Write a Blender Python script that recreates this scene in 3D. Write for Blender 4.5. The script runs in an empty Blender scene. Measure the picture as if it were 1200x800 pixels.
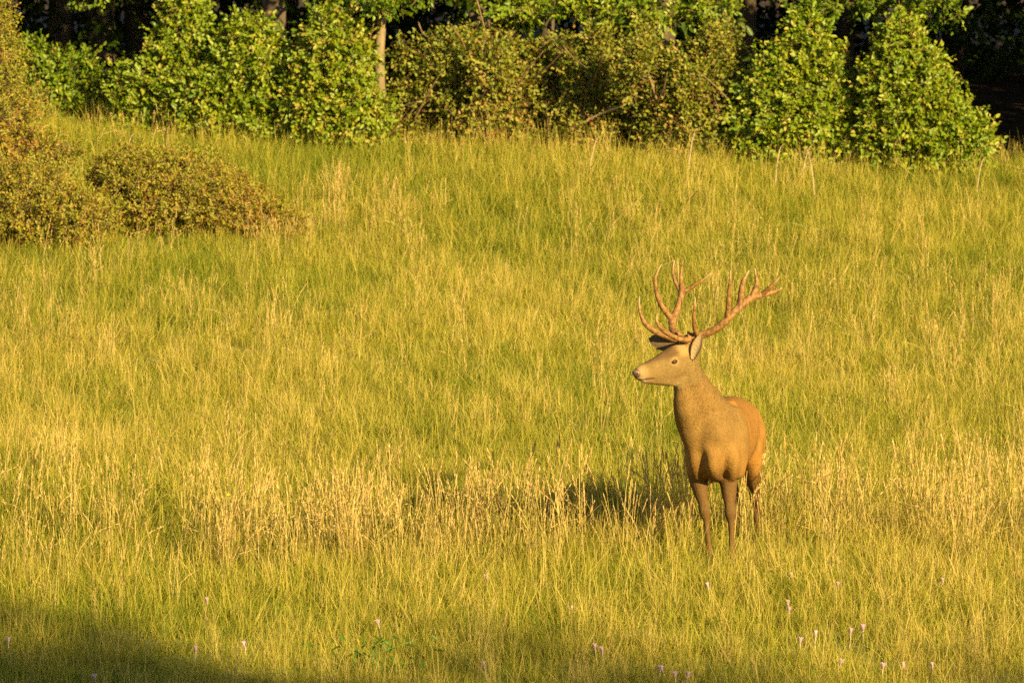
import bpy, math, random
import numpy as np
from mathutils import Vector

# ------------------------------------------------------------------ camera, sky, sun, exposure
scn = bpy.context.scene
COL = scn.collection
R = math.radians
CAM_Z, PITCH, FPX = 3.82, R(2.5), 8000.0
SUN_AZ, SUN_EL = R(33.0), R(20.0)          # to the right of straight-behind the camera; height above horizon

cam_d = bpy.data.cameras.new('camera')
cam = bpy.data.objects.new('camera', cam_d)
COL.objects.link(cam)
cam.location = (0, 0, CAM_Z)
cam.rotation_euler = (math.pi / 2 - PITCH, 0, 0)
cam_d.sensor_width = 36.0
cam_d.lens = FPX / 1200.0 * 36.0
cam_d.clip_start = 0.5
cam_d.clip_end = 2000.0
cam_d.dof.use_dof = True
cam_d.dof.focus_distance = 49.9
cam_d.dof.aperture_fstop = 6.8
scn.camera = cam

world = bpy.data.worlds.new('World')
scn.world = world
world.use_nodes = True
wn = world.node_tree
wn.nodes.clear()
w_out = wn.nodes.new('ShaderNodeOutputWorld')
w_bg = wn.nodes.new('ShaderNodeBackground')
w_sky = wn.nodes.new('ShaderNodeTexSky')
w_sky.sky_type = 'NISHITA'
w_sky.sun_disc = False
w_sky.sun_elevation = SUN_EL
w_sky.sun_rotation = math.pi - SUN_AZ
w_bg.inputs[1].default_value = 0.052
wn.links.new(w_sky.outputs[0], w_bg.inputs[0])
wn.links.new(w_bg.outputs[0], w_out.inputs[0])

SUN_H = np.array([math.sin(SUN_AZ), -math.cos(SUN_AZ)])
SUN_V = np.array([SUN_H[0] * math.cos(SUN_EL), SUN_H[1] * math.cos(SUN_EL), math.sin(SUN_EL)])
sun_d = bpy.data.lights.new('sun', 'SUN')
sun = bpy.data.objects.new('sun', sun_d)
COL.objects.link(sun)
sun_d.energy = 5.0
sun_d.angle = R(0.53)
sun_d.color = (1.0, 0.77, 0.36)
sun.rotation_euler = Vector(SUN_V).to_track_quat('Z', 'Y').to_euler()
sun.location = (20, -20, 30)

scn.view_settings.view_transform = 'Standard'
scn.view_settings.look = 'None'
scn.view_settings.exposure = 1.3
scn.view_settings.gamma = 1.0
scn.view_settings.use_curve_mapping = False
scn.render.film_transparent = False
scn.cycles.max_bounces = 4
scn.cycles.diffuse_bounces = 2
scn.cycles.transmission_bounces = 2
scn.cycles.transparent_max_bounces = 4
scn.cycles.use_denoising = False
scn.cycles.caustics_reflective = False
scn.cycles.caustics_refractive = False
scn.cycles.use_adaptive_sampling = True
scn.cycles.adaptive_threshold = 0.02

rng = np.random.default_rng(11)
random.seed(5)

# ------------------------------------------------------------------ helpers
FWD = np.array([0, math.cos(PITCH), -math.sin(PITCH)])
UPV = np.array([0, math.sin(PITCH), math.cos(PITCH)])


def at(px, py, dist):
    """the point seen at pixel (px, py) of a 1200x800 frame, at depth y = dist"""
    d = FWD + np.array([1.0, 0, 0]) * (px - 600) / FPX + UPV * (400 - py) / FPX
    return np.array([0, 0, CAM_Z]) + d * (dist / d[1])


def hermite(t, p0, m0, p1, m1):
    return ((2 * t**3 - 3 * t**2 + 1) * p0 + (t**3 - 2 * t**2 + t) * m0
            + (-2 * t**3 + 3 * t**2) * p1 + (t**3 - t**2) * m1)


def ground_z(x, y):
    x = np.asarray(x, float)
    y = np.asarray(y, float)
    hill = (y - 50.0) * 0.105
    t = np.clip(y / 42.0, 0, 1)
    low = hermite(t, 2.12, -0.10 * 42, -0.84, 0.105 * 42)
    z = np.where(y >= 42, hill, low)
    z = np.where(y < 0, 2.12 - 0.10 * y / (1 + np.abs(y) * 0.05), z)
    far = np.clip(y - 80, 0, None)
    z = z - far * 0.085
    u = (0.035 * np.sin(x * 0.9 + y * 0.35 + 0.6) + 0.03 * np.sin(x * 0.37 - y * 0.8 + 2.0)
         + 0.012 * np.sin(x * 2.3 + 1.1) * np.sin(y * 1.9 + 0.4))
    rise = np.clip((y - 62.0) / 9.5, 0, 1)
    z = z + 0.19 * rise * rise * (3 - 2 * rise)
    z = z + 0.20 * np.exp(-((x + 5.2) ** 2 / 4.0 + (y - 73.0) ** 2 / 7.0))
    flat = 1 - 0.85 * np.exp(-((x - 1.6) ** 2 / 3.0 + (y - 50.3) ** 2 / 2.5))
    return z + u * flat


def ground_at(px, py, d0=40.0, d1=95.0):
    """where the ray through pixel (px, py) meets the ground"""
    lo = d0
    for i in range(1, 1200):
        d = d0 + (d1 - d0) * i / 1200
        p = at(px, py, d)
        if p[2] <= ground_z(p[0], d):
            return np.array([p[0], d, float(ground_z(p[0], d))])
        lo = d
    p = at(px, py, lo)
    return np.array([p[0], lo, float(ground_z(p[0], lo))])


def noise2(x, y, seed=0, scale=1.0):
    """cheap smooth value noise in 0..1"""
    x = np.asarray(x) * scale
    y = np.asarray(y) * scale
    xi = np.floor(x).astype(np.int64)
    yi = np.floor(y).astype(np.int64)
    fx = x - xi
    fy = y - yi
    fx = fx * fx * (3 - 2 * fx)
    fy = fy * fy * (3 - 2 * fy)

    def h(a, b):
        n = (a * 374761393 + b * 668265263 + seed * 982451653) & 0x7fffffff
        n = ((n ^ (n >> 13)) * 1274126177) & 0x7fffffff
        return ((n ^ (n >> 16)) & 0xffff) / 65535.0
    return ((h(xi, yi) * (1 - fx) + h(xi + 1, yi) * fx) * (1 - fy)
            + (h(xi, yi + 1) * (1 - fx) + h(xi + 1, yi + 1) * fx) * fy)


def unit(v):
    v = np.asarray(v, float)
    n = np.linalg.norm(v, axis=-1, keepdims=True)
    return v / np.maximum(n, 1e-9)


def mesh_np(name, V, quads=None, tris=None, attrs=None, smooth=False, colors=None):
    me = bpy.data.meshes.new(name)
    V = np.asarray(V, np.float32)
    me.vertices.add(len(V))
    me.vertices.foreach_set('co', V.ravel())
    q = np.zeros((0, 4), np.int32) if quads is None else np.asarray(quads, np.int32).reshape(-1, 4)
    t = np.zeros((0, 3), np.int32) if tris is None else np.asarray(tris, np.int32).reshape(-1, 3)
    nl = q.size + t.size
    if nl:
        me.loops.add(nl)
        me.loops.foreach_set('vertex_index', np.concatenate([q.ravel(), t.ravel()]))
        me.polygons.add(len(q) + len(t))
        st = np.concatenate([np.arange(len(q)) * 4, q.size + np.arange(len(t)) * 3]).astype(np.int32)
        me.polygons.foreach_set('loop_start', st)
        if smooth:
            me.polygons.foreach_set('use_smooth', np.ones(len(q) + len(t), bool))
    for k, a in (attrs or {}).items():
        at_ = me.attributes.new(k, 'FLOAT', 'POINT')
        at_.data.foreach_set('value', np.asarray(a, np.float32))
    for k, a in (colors or {}).items():
        at_ = me.attributes.new(k, 'FLOAT_COLOR', 'POINT')
        a = np.asarray(a, np.float32)
        if a.shape[1] == 3:
            a = np.concatenate([a, np.ones((len(a), 1), np.float32)], 1)
        at_.data.foreach_set('color', a.ravel())
    me.update(calc_edges=True)
    me.validate()
    return me


def link(name, me, mat=None, parent=None, loc=None):
    o = bpy.data.objects.new(name, me)
    COL.objects.link(o)
    if mat is not None and me is not None and len(me.materials) == 0:
        me.materials.append(mat)
    if parent is not None:
        o.parent = parent
    if loc is not None:
        o.location = loc
    return o


def tag(o, label=None, cat=None, group=None, kind=None):
    if label:
        o['label'] = label
    if cat:
        o['category'] = cat
    if group:
        o['group'] = group
    if kind:
        o['kind'] = kind
    return o


def empty(name, loc):
    o = bpy.data.objects.new(name, None)
    COL.objects.link(o)
    o.location = tuple(float(v) for v in loc)
    o.empty_display_size = 0.1
    return o


def catmull(P, steps):
    P = np.asarray(P, float)
    n = len(P)
    out = []
    for i in range(n - 1):
        p0 = P[max(i - 1, 0)]
        p1, p2 = P[i], P[i + 1]
        p3 = P[min(i + 2, n - 1)]
        for k in range(steps):
            t = k / steps
            out.append(0.5 * ((2 * p1) + (-p0 + p2) * t + (2 * p0 - 5 * p1 + 4 * p2 - p3) * t * t
                              + (-p0 + 3 * p1 - 3 * p2 + p3) * t**3))
    out.append(P[-1])
    return np.array(out)


def loft(path, ref=(1, 0, 0), seg=16, steps=5, cap=True, lump=0.0, seed=0):
    """closed tube through rows (x, y, z, ru, rv); ru is measured along ref"""
    S = catmull(np.asarray(path, float), steps)
    C, ru, rv = S[:, :3], S[:, 3], S[:, 4]
    T = unit(np.gradient(C, axis=0))
    ref = np.asarray(ref, float)
    U = unit(ref[None] - T * (T @ ref)[:, None])
    W = np.cross(T, U)
    a = np.linspace(0, 2 * np.pi, seg, endpoint=False)
    rr = np.random.default_rng(seed)
    k = 1 + (rr.normal(0, lump, (len(C), seg)) if lump else 0)
    V = (C[:, None] + U[:, None] * (np.cos(a)[None, :] * ru[:, None] * k)[..., None]
         + W[:, None] * (np.sin(a)[None, :] * rv[:, None] * k)[..., None]).reshape(-1, 3)
    n = len(C)
    q = []
    i, j = np.meshgrid(np.arange(n - 1), np.arange(seg), indexing='ij')
    q = np.stack([i * seg + j, i * seg + (j + 1) % seg, (i + 1) * seg + (j + 1) % seg, (i + 1) * seg + j], -1).reshape(-1, 4)
    t = []
    if cap:
        b = len(V)
        V = np.concatenate([V, C[:1], C[-1:]])
        for j in range(seg):
            t.append((b, (j + 1) % seg, j))
            t.append((b + 1, (n - 1) * seg + j, (n - 1) * seg + (j + 1) % seg))
    return V, q, np.array(t, np.int32).reshape(-1, 3)


def tube(path, seg=6, steps=3, lump=0.0, seed=0):
    """tube through rows (x, y, z, r)"""
    P = np.asarray(path, float)
    rows = np.concatenate([P, P[:, 3:4]], 1)
    d = unit(P[-1, :3] - P[0, :3])
    ref = (1, 0, 0) if abs(d[0]) < 0.7 else (0, 0, 1)
    return loft(rows, ref, seg, steps, True, lump, seed)


def join(parts):
    V, Q, T, n = [], [], [], 0
    for v, q, t in parts:
        V.append(v)
        Q.append(np.asarray(q).reshape(-1, 4) + n)
        T.append(np.asarray(t).reshape(-1, 3) + n)
        n += len(v)
    return np.concatenate(V), np.concatenate(Q), np.concatenate(T)


# ------------------------------------------------------------------ materials
def new_mat(name):
    m = bpy.data.materials.new(name)
    m.use_nodes = True
    m.node_tree.nodes.clear()
    return m, m.node_tree.nodes, m.node_tree.links


def ramp(nodes, stops):
    r = nodes.new('ShaderNodeValToRGB')
    while len(r.color_ramp.elements) < len(stops):
        r.color_ramp.elements.new(0.5)
    for e, (p, c) in zip(r.color_ramp.elements, stops):
        e.position = p
        e.color = (*c, 1)
    return r


def leaf_mat(name, stops, trans=0.35, rough=0.5, spec=0.3, inst=False, gain=None):
    """thin leaf: ramp over a per-leaf 'tint' (plus a per-clump 'dry' where it is instanced)"""
    m, N, L = new_mat(name)
    out = N.new('ShaderNodeOutputMaterial')
    a = N.new('ShaderNodeAttribute')
    a.attribute_name = 'tint'
    fac = a.outputs['Fac']
    if inst:
        b = N.new('ShaderNodeAttribute')
        b.attribute_type = 'INSTANCER'
        b.attribute_name = 'dry'
        mx = N.new('ShaderNodeMath')
        mx.operation = 'ADD'
        mx.use_clamp = True
        L.new(fac, mx.inputs[0])
        L.new(b.outputs['Fac'], mx.inputs[1])
        fac = mx.outputs[0]
    rp = ramp(N, stops)
    L.new(fac, rp.inputs[0])
    p = N.new('ShaderNodeBsdfPrincipled')
    p.inputs['Roughness'].default_value = rough
    p.inputs['Specular IOR Level'].default_value = spec
    L.new(rp.outputs[0], p.inputs['Base Color'])
    t = N.new('ShaderNodeBsdfTranslucent')
    hs = N.new('ShaderNodeHueSaturation')
    hs.inputs['Saturation'].default_value = 1.1
    hs.inputs['Value'].default_value = 1.25
    L.new(rp.outputs[0], hs.inputs['Color'])
    L.new(hs.outputs[0], t.inputs[0])
    x = N.new('ShaderNodeMixShader')
    x.inputs[0].default_value = trans
    L.new(p.outputs[0], x.inputs[1])
    L.new(t.outputs[0], x.inputs[2])
    L.new(x.outputs[0], out.inputs[0])
    return m


def bark_mat(name, c0, c1, scale=9.0):
    m, N, L = new_mat(name)
    out = N.new('ShaderNodeOutputMaterial')
    p = N.new('ShaderNodeBsdfPrincipled')
    p.inputs['Roughness'].default_value = 0.9
    p.inputs['Specular IOR Level'].default_value = 0.15
    tc = N.new('ShaderNodeTexCoord')
    mp = N.new('ShaderNodeMapping')
    mp.inputs['Scale'].default_value = (1, 1, 0.3)
    L.new(tc.outputs['Object'], mp.inputs[0])
    n = N.new('ShaderNodeTexNoise')
    n.inputs['Scale'].default_value = scale
    n.inputs['Detail'].default_value = 6
    L.new(mp.outputs[0], n.inputs['Vector'])
    rp = ramp(N, [(0.3, c0), (0.7, c1)])
    L.new(n.outputs[0], rp.inputs[0])
    L.new(rp.outputs[0], p.inputs['Base Color'])
    b = N.new('ShaderNodeBump')
    b.inputs['Strength'].default_value = 0.6
    b.inputs['Distance'].default_value = 0.02
    L.new(n.outputs[0], b.inputs['Height'])
    L.new(b.outputs[0], p.inputs['Normal'])
    L.new(p.outputs[0], out.inputs[0])
    return m


def plain_mat(name, c, rough=0.6, spec=0.4, sss=0.0):
    m, N, L = new_mat(name)
    out = N.new('ShaderNodeOutputMaterial')
    p = N.new('ShaderNodeBsdfPrincipled')
    p.inputs['Base Color'].default_value = (*c, 1)
    p.inputs['Roughness'].default_value = rough
    p.inputs['Specular IOR Level'].default_value = spec
    n = N.new('ShaderNodeTexNoise')
    n.inputs['Scale'].default_value = 90
    b = N.new('ShaderNodeBump')
    b.inputs['Strength'].default_value = 0.15
    b.inputs['Distance'].default_value = 0.004
    L.new(n.outputs[0], b.inputs['Height'])
    L.new(b.outputs[0], p.inputs['Normal'])
    L.new(p.outputs[0], out.inputs[0])
    return m


M_GRASS = leaf_mat('grass_blade', [(0.0, (0.10, 0.155, 0.010)), (0.3, (0.23, 0.25, 0.018)), (0.58, (0.37, 0.335, 0.038)),
                                   (0.82, (0.49, 0.385, 0.070)), (1.0, (0.56, 0.43, 0.125))], trans=0.38, rough=0.6, spec=0.2, inst=True)
M_STRAW = leaf_mat('straw', [(0.0, (0.27, 0.25, 0.035)), (0.3, (0.45, 0.35, 0.085)), (0.65, (0.57, 0.43, 0.145)),
                             (1.0, (0.62, 0.42, 0.17))], trans=0.3, rough=0.5, spec=0.3, inst=True)
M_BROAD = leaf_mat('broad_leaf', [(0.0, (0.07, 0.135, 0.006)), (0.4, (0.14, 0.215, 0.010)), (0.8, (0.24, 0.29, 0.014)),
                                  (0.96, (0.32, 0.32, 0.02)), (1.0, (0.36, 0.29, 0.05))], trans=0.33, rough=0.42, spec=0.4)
M_THICK = leaf_mat('thicket_leaf', [(0.0, (0.05, 0.085, 0.008)), (0.5, (0.17, 0.20, 0.015)), (0.8, (0.27, 0.255, 0.026)),
                                    (0.95, (0.30, 0.25, 0.04)), (1.0, (0.30, 0.16, 0.04))], trans=0.3, rough=0.5, spec=0.35)
M_MOUND = leaf_mat('mound_leaf', [(0.0, (0.10, 0.135, 0.010)), (0.4, (0.22, 0.225, 0.018)), (0.78, (0.32, 0.275, 0.027)),
                                  (0.9, (0.33, 0.21, 0.03)), (1.0, (0.28, 0.13, 0.03))], trans=0.3, rough=0.5, spec=0.3)
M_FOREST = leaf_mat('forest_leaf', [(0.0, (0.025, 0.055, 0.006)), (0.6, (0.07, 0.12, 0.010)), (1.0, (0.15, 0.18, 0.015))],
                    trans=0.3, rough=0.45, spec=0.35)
M_BARK = bark_mat('bark', (0.055, 0.042, 0.03), (0.14, 0.105, 0.07))
M_BARK_PALE = bark_mat('pale_bark', (0.13, 0.10, 0.055), (0.26, 0.20, 0.11), 14)
M_TWIG = bark_mat('twig_bark', (0.16, 0.09, 0.05), (0.30, 0.19, 0.10), 20)
M_DEADWOOD = bark_mat('dead_wood', (0.36, 0.26, 0.15), (0.52, 0.40, 0.25), 20)


def ground_mat():
    m, N, L = new_mat('meadow_soil')
    out = N.new('ShaderNodeOutputMaterial')
    p = N.new('ShaderNodeBsdfPrincipled')
    p.inputs['Roughness'].default_value = 0.95
    p.inputs['Specular IOR Level'].default_value = 0.1
    tc = N.new('ShaderNodeTexCoord')
    n = N.new('ShaderNodeTexNoise')
    n.inputs['Scale'].default_value = 6
    n.inputs['Detail'].default_value = 8
    L.new(tc.outputs['Object'], n.inputs['Vector'])
    rp = ramp(N, [(0.3, (0.10, 0.12, 0.02)), (0.55, (0.20, 0.19, 0.04)), (0.75, (0.30, 0.24, 0.07))])
    L.new(n.outputs[0], rp.inputs[0])
    lit = ramp(N, [(0.3, (0.03, 0.02, 0.012)), (0.7, (0.09, 0.055, 0.03))])
    L.new(n.outputs[0], lit.inputs[0])
    a = N.new('ShaderNodeAttribute')
    a.attribute_name = 'litter'
    mx = N.new('ShaderNodeMix')
    mx.data_type = 'RGBA'
    L.new(a.outputs['Fac'], mx.inputs[0])
    L.new(rp.outputs[0], mx.inputs[6])
    L.new(lit.outputs[0], mx.inputs[7])
    L.new(mx.outputs[2], p.inputs['Base Color'])
    b = N.new('ShaderNodeBump')
    b.inputs['Strength'].default_value = 0.8
    b.inputs['Distance'].default_value = 0.05
    L.new(n.outputs[0], b.inputs['Height'])
    L.new(b.outputs[0], p.inputs['Normal'])
    L.new(p.outputs[0], out.inputs[0])
    return m


# ------------------------------------------------------------------ terrain
def edge_y(x):
    """the line where the meadow ends and the wood begins"""
    return 73.6 - 0.20 * np.asarray(x, float) * (np.asarray(x, float) > 0) * 0.9 - 0.05 * np.asarray(x, float)


def axis(spec):
    return np.unique(np.concatenate([np.linspace(a, b, n) for a, b, n in spec]))


gx = axis([(-400, -60, 12), (-60, -12, 25), (-12, 12, 97), (12, 60, 25), (60, 400, 12)])
gy = axis([(-300, -10, 12), (-10, 40, 51), (40, 80, 161), (80, 130, 26), (130, 600, 14)])
GX, GY = np.meshgrid(gx, gy, indexing='ij')
GZ = ground_z(GX, GY)
far = np.clip(np.hypot(np.clip(np.abs(GX) - 60, 0, None), np.clip(np.abs(GY - 50) - 90, 0, None)), 0, None)
GZ = GZ + 0.0 * far
nx, ny = len(gx), len(gy)
i, j = np.meshgrid(np.arange(nx - 1), np.arange(ny - 1), indexing='ij')
gq = np.stack([i * ny + j, (i + 1) * ny + j, (i + 1) * ny + j + 1, i * ny + j + 1], -1).reshape(-1, 4)
litter = np.clip((GY - edge_y(GX)) / 1.2, 0, 1)
ground = link('meadow_ground', mesh_np('meadow_ground', np.stack([GX, GY, GZ], -1).reshape(-1, 3), gq,
              attrs={'litter': litter.ravel()}, smooth=True), ground_mat())
tag(ground, kind='structure')


# ------------------------------------------------------------------ leaves
def leaf_mesh(P, D, Nn, length, width, tint, fold=0.25, droop=0.15):
    """n leaves: base P, direction D, normal Nn -> two quads each, folded on the midrib"""
    n = len(P)
    D = unit(D)
    S = unit(np.cross(D, Nn))
    Nn = np.cross(S, D)
    Lh = np.asarray(length).reshape(-1, 1) * np.ones((n, 1))
    W = np.asarray(width).reshape(-1, 1) * np.ones((n, 1))
    up = Nn * W * fold
    b = P
    m = P + D * Lh * 0.5 - Nn * Lh * droop * 0.1
    tip = P + D * Lh - Nn * Lh * droop
    l1 = P + D * Lh * 0.28 + S * W * 0.46 + up
    l2 = P + D * Lh * 0.66 + S * W * 0.40 + up - Nn * Lh * droop * 0.4
    r1 = P + D * Lh * 0.28 - S * W * 0.46 + up
    r2 = P + D * Lh * 0.66 - S * W * 0.40 + up - Nn * Lh * droop * 0.4
    V = np.stack([b, l1, l2, tip, r2, r1], 1).reshape(-1, 3)
    k = np.arange(n)[:, None] * 6
    q = np.concatenate([k + np.array([[0, 3, 2, 1]]), k + np.array([[0, 5, 4, 3]])], 0)
    return V, q, np.repeat(tint, 6)


def in_lobes(P, lobes, shrink):
    ins = np.zeros(len(P), bool)
    for c, r in lobes:
        ins |= (((P - c) / (np.asarray(r) * shrink)) ** 2).sum(1) < 1
    return ins


def sprays(lobes, n, rs, k=8, twig=0.24, leaf=0.07, ratio=0.58, shell=(0.7, 1.08), inner=0.72, face=0.5, bright=0.0,
           up=0.2, rough=0.12, clump=1.6, zmin=None):
    """leafy twigs on the outside of a union of ellipsoids"""
    vol = np.array([np.prod(r) ** (2 / 3) for c, r in lobes])
    cnt = (n * vol / vol.sum()).astype(int) + 1
    Ps, Ns = [], []
    for (c, r), m in zip(lobes, cnt):
        d = unit(rs.normal(size=(int(m * 2.2), 3)))
        wob = 1 + rough * np.sin(d @ np.array([5.1, 3.3, 4.2]) * clump + rs.uniform(0, 6)) * np.sin(d @ np.array([-3.1, 5.7, 3.9]) * clump + rs.uniform(0, 6)) * 1.4
        rad = rs.uniform(shell[0], shell[1], len(d)) * wob
        p = c + d * np.asarray(r) * rad[:, None]
        others = [lb for lb in lobes if lb[0] is not c]
        keep = ~in_lobes(p, others, inner) if others else np.ones(len(p), bool)
        if zmin is not None:
            keep &= p[:, 2] > zmin
        p, d = p[keep][:m], d[keep][:m]
        Ps.append(p)
        Ns.append(unit(d / np.asarray(r)))
    P, Nn = np.concatenate(Ps), np.concatenate(Ns)
    n = len(P)
    D = unit(Nn * 0.7 + rs.normal(0, 0.55, (n, 3)) + np.array([0, 0, up]))
    plane = unit(Nn * face + SUN_V * face * 0.7 + np.array([0, 0, 0.35]) + rs.normal(0, 0.42, (n, 3)))
    side = unit(np.cross(D, plane))
    tl = twig * rs.uniform(0.6, 1.3, n)
    base_t = rs.uniform(0.15, 0.75, n) + bright
    LP, LD, LN, LL, LT = [], [], [], [], []
    for i in range(k):
        f = (i + 0.6) / k
        s = 1 if i % 2 else -1
        LP.append(P + D * (tl * (f - 0.5))[:, None] + rs.normal(0, twig * 0.05, (n, 3)))
        LD.append(unit(D * (0.45 + 0.7 * f * f) + side * s * 0.85 * (1.1 - f) + rs.normal(0, 0.22, (n, 3))))
        LN.append(unit(plane + rs.normal(0, 0.30, (n, 3))))
        LL.append(leaf * rs.uniform(0.65, 1.2, n))
        LT.append(np.clip(base_t + rs.normal(0, 0.14, n), 0, 1))
    LP, LD, LN, LL, LT = [np.concatenate(a) for a in (LP, LD, LN, LL, LT)]
    V, q, t = leaf_mesh(LP, LD, LN, LL, LL * ratio, LT)
    # twigs: three-sided slivers
    a = P - D * tl[:, None] * 0.75
    b = P + D * tl[:, None] * 0.45
    w = side * 0.0035 + 0.0
    w2 = plane * 0.003
    TV = np.stack([a + w, a - w, a + w2, b], 1).reshape(-1, 3)
    kk = np.arange(n)[:, None] * 4
    TT = np.concatenate([kk + np.array([[0, 1, 3]]), kk + np.array([[1, 2, 3]]), kk + np.array([[2, 0, 3]])], 0)
    return (V, q, t), (TV, TT)


def limbs(base, tops, r0, rs, seg=6, wig=0.12):
    """stems from a base to each of the given points, with side twigs"""
    parts = []
    for tp in tops:
        d = tp - base
        L_ = np.linalg.norm(d)
        pts = []
        for f in np.linspace(0, 1, 5):
            w = rs.normal(0, wig * L_ * 0.25, 3) * (f * (1 - f) * 4)
            pts.append([*(base + d * f + w + np.array([0, 0, 0.12 * L_ * math.sin(f * math.pi)])), r0 * (1 - 0.82 * f)])
        parts.append(tube(pts, seg, 2, 0.05, int(rs.integers(1e6))))
        for _ in range(3):
            f = rs.uniform(0.35, 0.9)
            p = base + d * f + np.array([0, 0, 0.12 * L_ * math.sin(f * math.pi)])
            e = p + unit(d / L_ * 0.6 + rs.normal(0, 0.7, 3)) * L_ * rs.uniform(0.15, 0.35)
            parts.append(tube([[*p, r0 * 0.35], [*((p + e) / 2 + rs.normal(0, 0.03, 3)), r0 * 0.25], [*e, r0 * 0.08]], 5, 2))
    return join(parts)


def shrub(name, label, cat, base, lobes, n, mat, seed, group=None, k=8, twig=0.24, leaf=0.07, ratio=0.58, face=0.5,
          bright=0.0, stem=0.03, shell=(0.7, 1.08), up=0.2, rough=0.12, inner_fill=0.25, tint_fn=None):
    """a shrub standing at base; lobes are (centre, radii) in world space"""
    rs = np.random.default_rng(seed)
    base = np.asarray(base, float)
    root = empty(name, base)
    tag(root, label, cat, group)
    lb = [(np.asarray(c, float) - base, np.asarray(r, float)) for c, r in lobes]
    (V, q, t), (TV, TT) = sprays(lb, n, rs, k, twig, leaf, ratio, shell, face=face, bright=bright, up=up, rough=rough, zmin=-0.05)
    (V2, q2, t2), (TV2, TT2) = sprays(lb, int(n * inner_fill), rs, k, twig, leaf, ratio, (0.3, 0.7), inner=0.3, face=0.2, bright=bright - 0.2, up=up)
    q = np.concatenate([q, q2 + len(V)])
    V = np.concatenate([V, V2])
    t = np.concatenate([t, t2])
    if tint_fn is not None:
        t = np.clip(t + tint_fn(V + base), 0, 1)
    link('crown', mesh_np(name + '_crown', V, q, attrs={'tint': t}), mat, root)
    tops = [c + np.array([0, 0, 0.3 * r[2]]) for c, r in lb]
    SV, SQ, ST = limbs(np.array([0, 0, -0.08]), tops, stem, rs)
    link('stem', mesh_np(name + '_stem', SV, SQ, ST, smooth=True), M_TWIG, root)
    link('twigs', mesh_np(name + '_twigs', np.concatenate([TV, TV2]), None, np.concatenate([TT, TT2 + len(TV)])), M_TWIG, root)['kind'] = 'stuff'
    return root


def px_lobe(px, py, rx, ry, D, depth=None):
    """ellipsoid lobe given in picture pixels at depth D: real size follows from the distance"""
    s = D / FPX
    return (at(px, py, D), np.array([rx * s, (depth if depth else min(rx, ry) * s * 1.0), ry * s]))


def foot(px, D):
    x = (px - 600) / FPX * D
    return np.array([x, D, float(ground_z(x, D))])

# ------------------------------------------------------------------ the stag
SD = 50.0
STAG = np.array([(840 - 600) / FPX * SD, SD, 0.0])
STAG[2] = float(ground_z(STAG[0], STAG[1]))


def sp(px, py, Y=0.0):
    """stag-local point (X right, Y away, Z up) seen at a pixel, Y metres behind the fore feet"""
    return at(px, py, SD + Y) - STAG


def row(px, py, Y, ru, rv=None):
    p = sp(px, py, Y)
    return [p[0], p[1], p[2], ru, ru if rv is None else rv]


B = R(8.5)
BF = np.array([-math.sin(B), -math.cos(B), 0.0])      # the body points almost at the camera
BL = np.array([math.cos(B), -math.sin(B), 0.0])


def body_pt(s, l, z):
    return BF * s + BL * l + np.array([0, 0, z])


def body_row(s, z, hw, hh, l=0.0):
    p = body_pt(s, l, z)
    return [*p, hw, hh]


parts = []
# trunk: rump, loins, belly, ribs, deep chest, brisket
parts.append(loft([body_row(-1.27, 0.98, 0.05, 0.07), body_row(-1.22, 0.98, 0.13, 0.15), body_row(-1.08, 0.965, 0.20, 0.215),
                   body_row(-0.85, 0.94, 0.225, 0.25), body_row(-0.60, 0.915, 0.235, 0.265), body_row(-0.35, 0.90, 0.24, 0.285),
                   body_row(-0.10, 0.915, 0.235, 0.295), body_row(0.08, 0.94, 0.20, 0.26), body_row(0.17, 0.94, 0.155, 0.21),
                   body_row(0.25, 0.92, 0.11, 0.14), body_row(0.28, 0.91, 0.04, 0.06)], BL, 28, 5))
# brisket and shoulders
parts.append(loft([body_row(-0.05, 0.80, 0.11, 0.17), body_row(0.10, 0.81, 0.10, 0.17), body_row(0.19, 0.84, 0.085, 0.14), body_row(0.27, 0.88, 0.05, 0.07)], BL, 20, 4))
for s in (1, -1):
    parts.append(loft([[*body_pt(-0.06, s * 0.11, 1.13), 0.07, 0.11], [*body_pt(-0.02, s * 0.15, 0.98), 0.085, 0.16],
                       [*body_pt(0.0, s * 0.155, 0.82), 0.085, 0.15], [*body_pt(0.0, s * 0.14, 0.64), 0.065, 0.095]], BL, 18, 4))
    # haunch
    parts.append(loft([[*body_pt(-0.98, s * 0.11, 1.08), 0.08, 0.13], [*body_pt(-0.98, s * 0.16, 0.92), 0.095, 0.20],
                       [*body_pt(-0.93, s * 0.16, 0.78), 0.085, 0.175], [*body_pt(-0.92, s * 0.14, 0.62), 0.05, 0.10], [*body_pt(-0.93, s * 0.135, 0.54), 0.03, 0.05]], BL, 18, 4))
# neck, rising towards the camera and bending to the stag's right
NX = np.array([1.0, 0.15, 0.0])
parts.append(loft([row(838, 548, 0.04, 0.13, 0.14), row(839, 528, 0.03, 0.19, 0.20), row(833, 502, 0.0, 0.212, 0.215), row(822, 478, -0.09, 0.18, 0.20), row(813, 460, -0.18, 0.148, 0.172),
                   row(807, 442, -0.26, 0.115, 0.142), row(805, 426, -0.31, 0.09, 0.118), row(806, 412, -0.33, 0.07, 0.095)], NX, 26, 5))
# throat mane: the heavier front edge of the neck
parts.append(loft([row(828, 556, -0.02, 0.05, 0.06), row(824, 543, -0.08, 0.085, 0.085), row(818, 522, -0.13, 0.10, 0.095), row(808, 498, -0.20, 0.098, 0.10), row(803, 480, -0.28, 0.09, 0.095), row(800, 464, -0.32, 0.07, 0.08), row(801, 450, -0.34, 0.05, 0.06)], NX, 18, 4))
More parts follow.
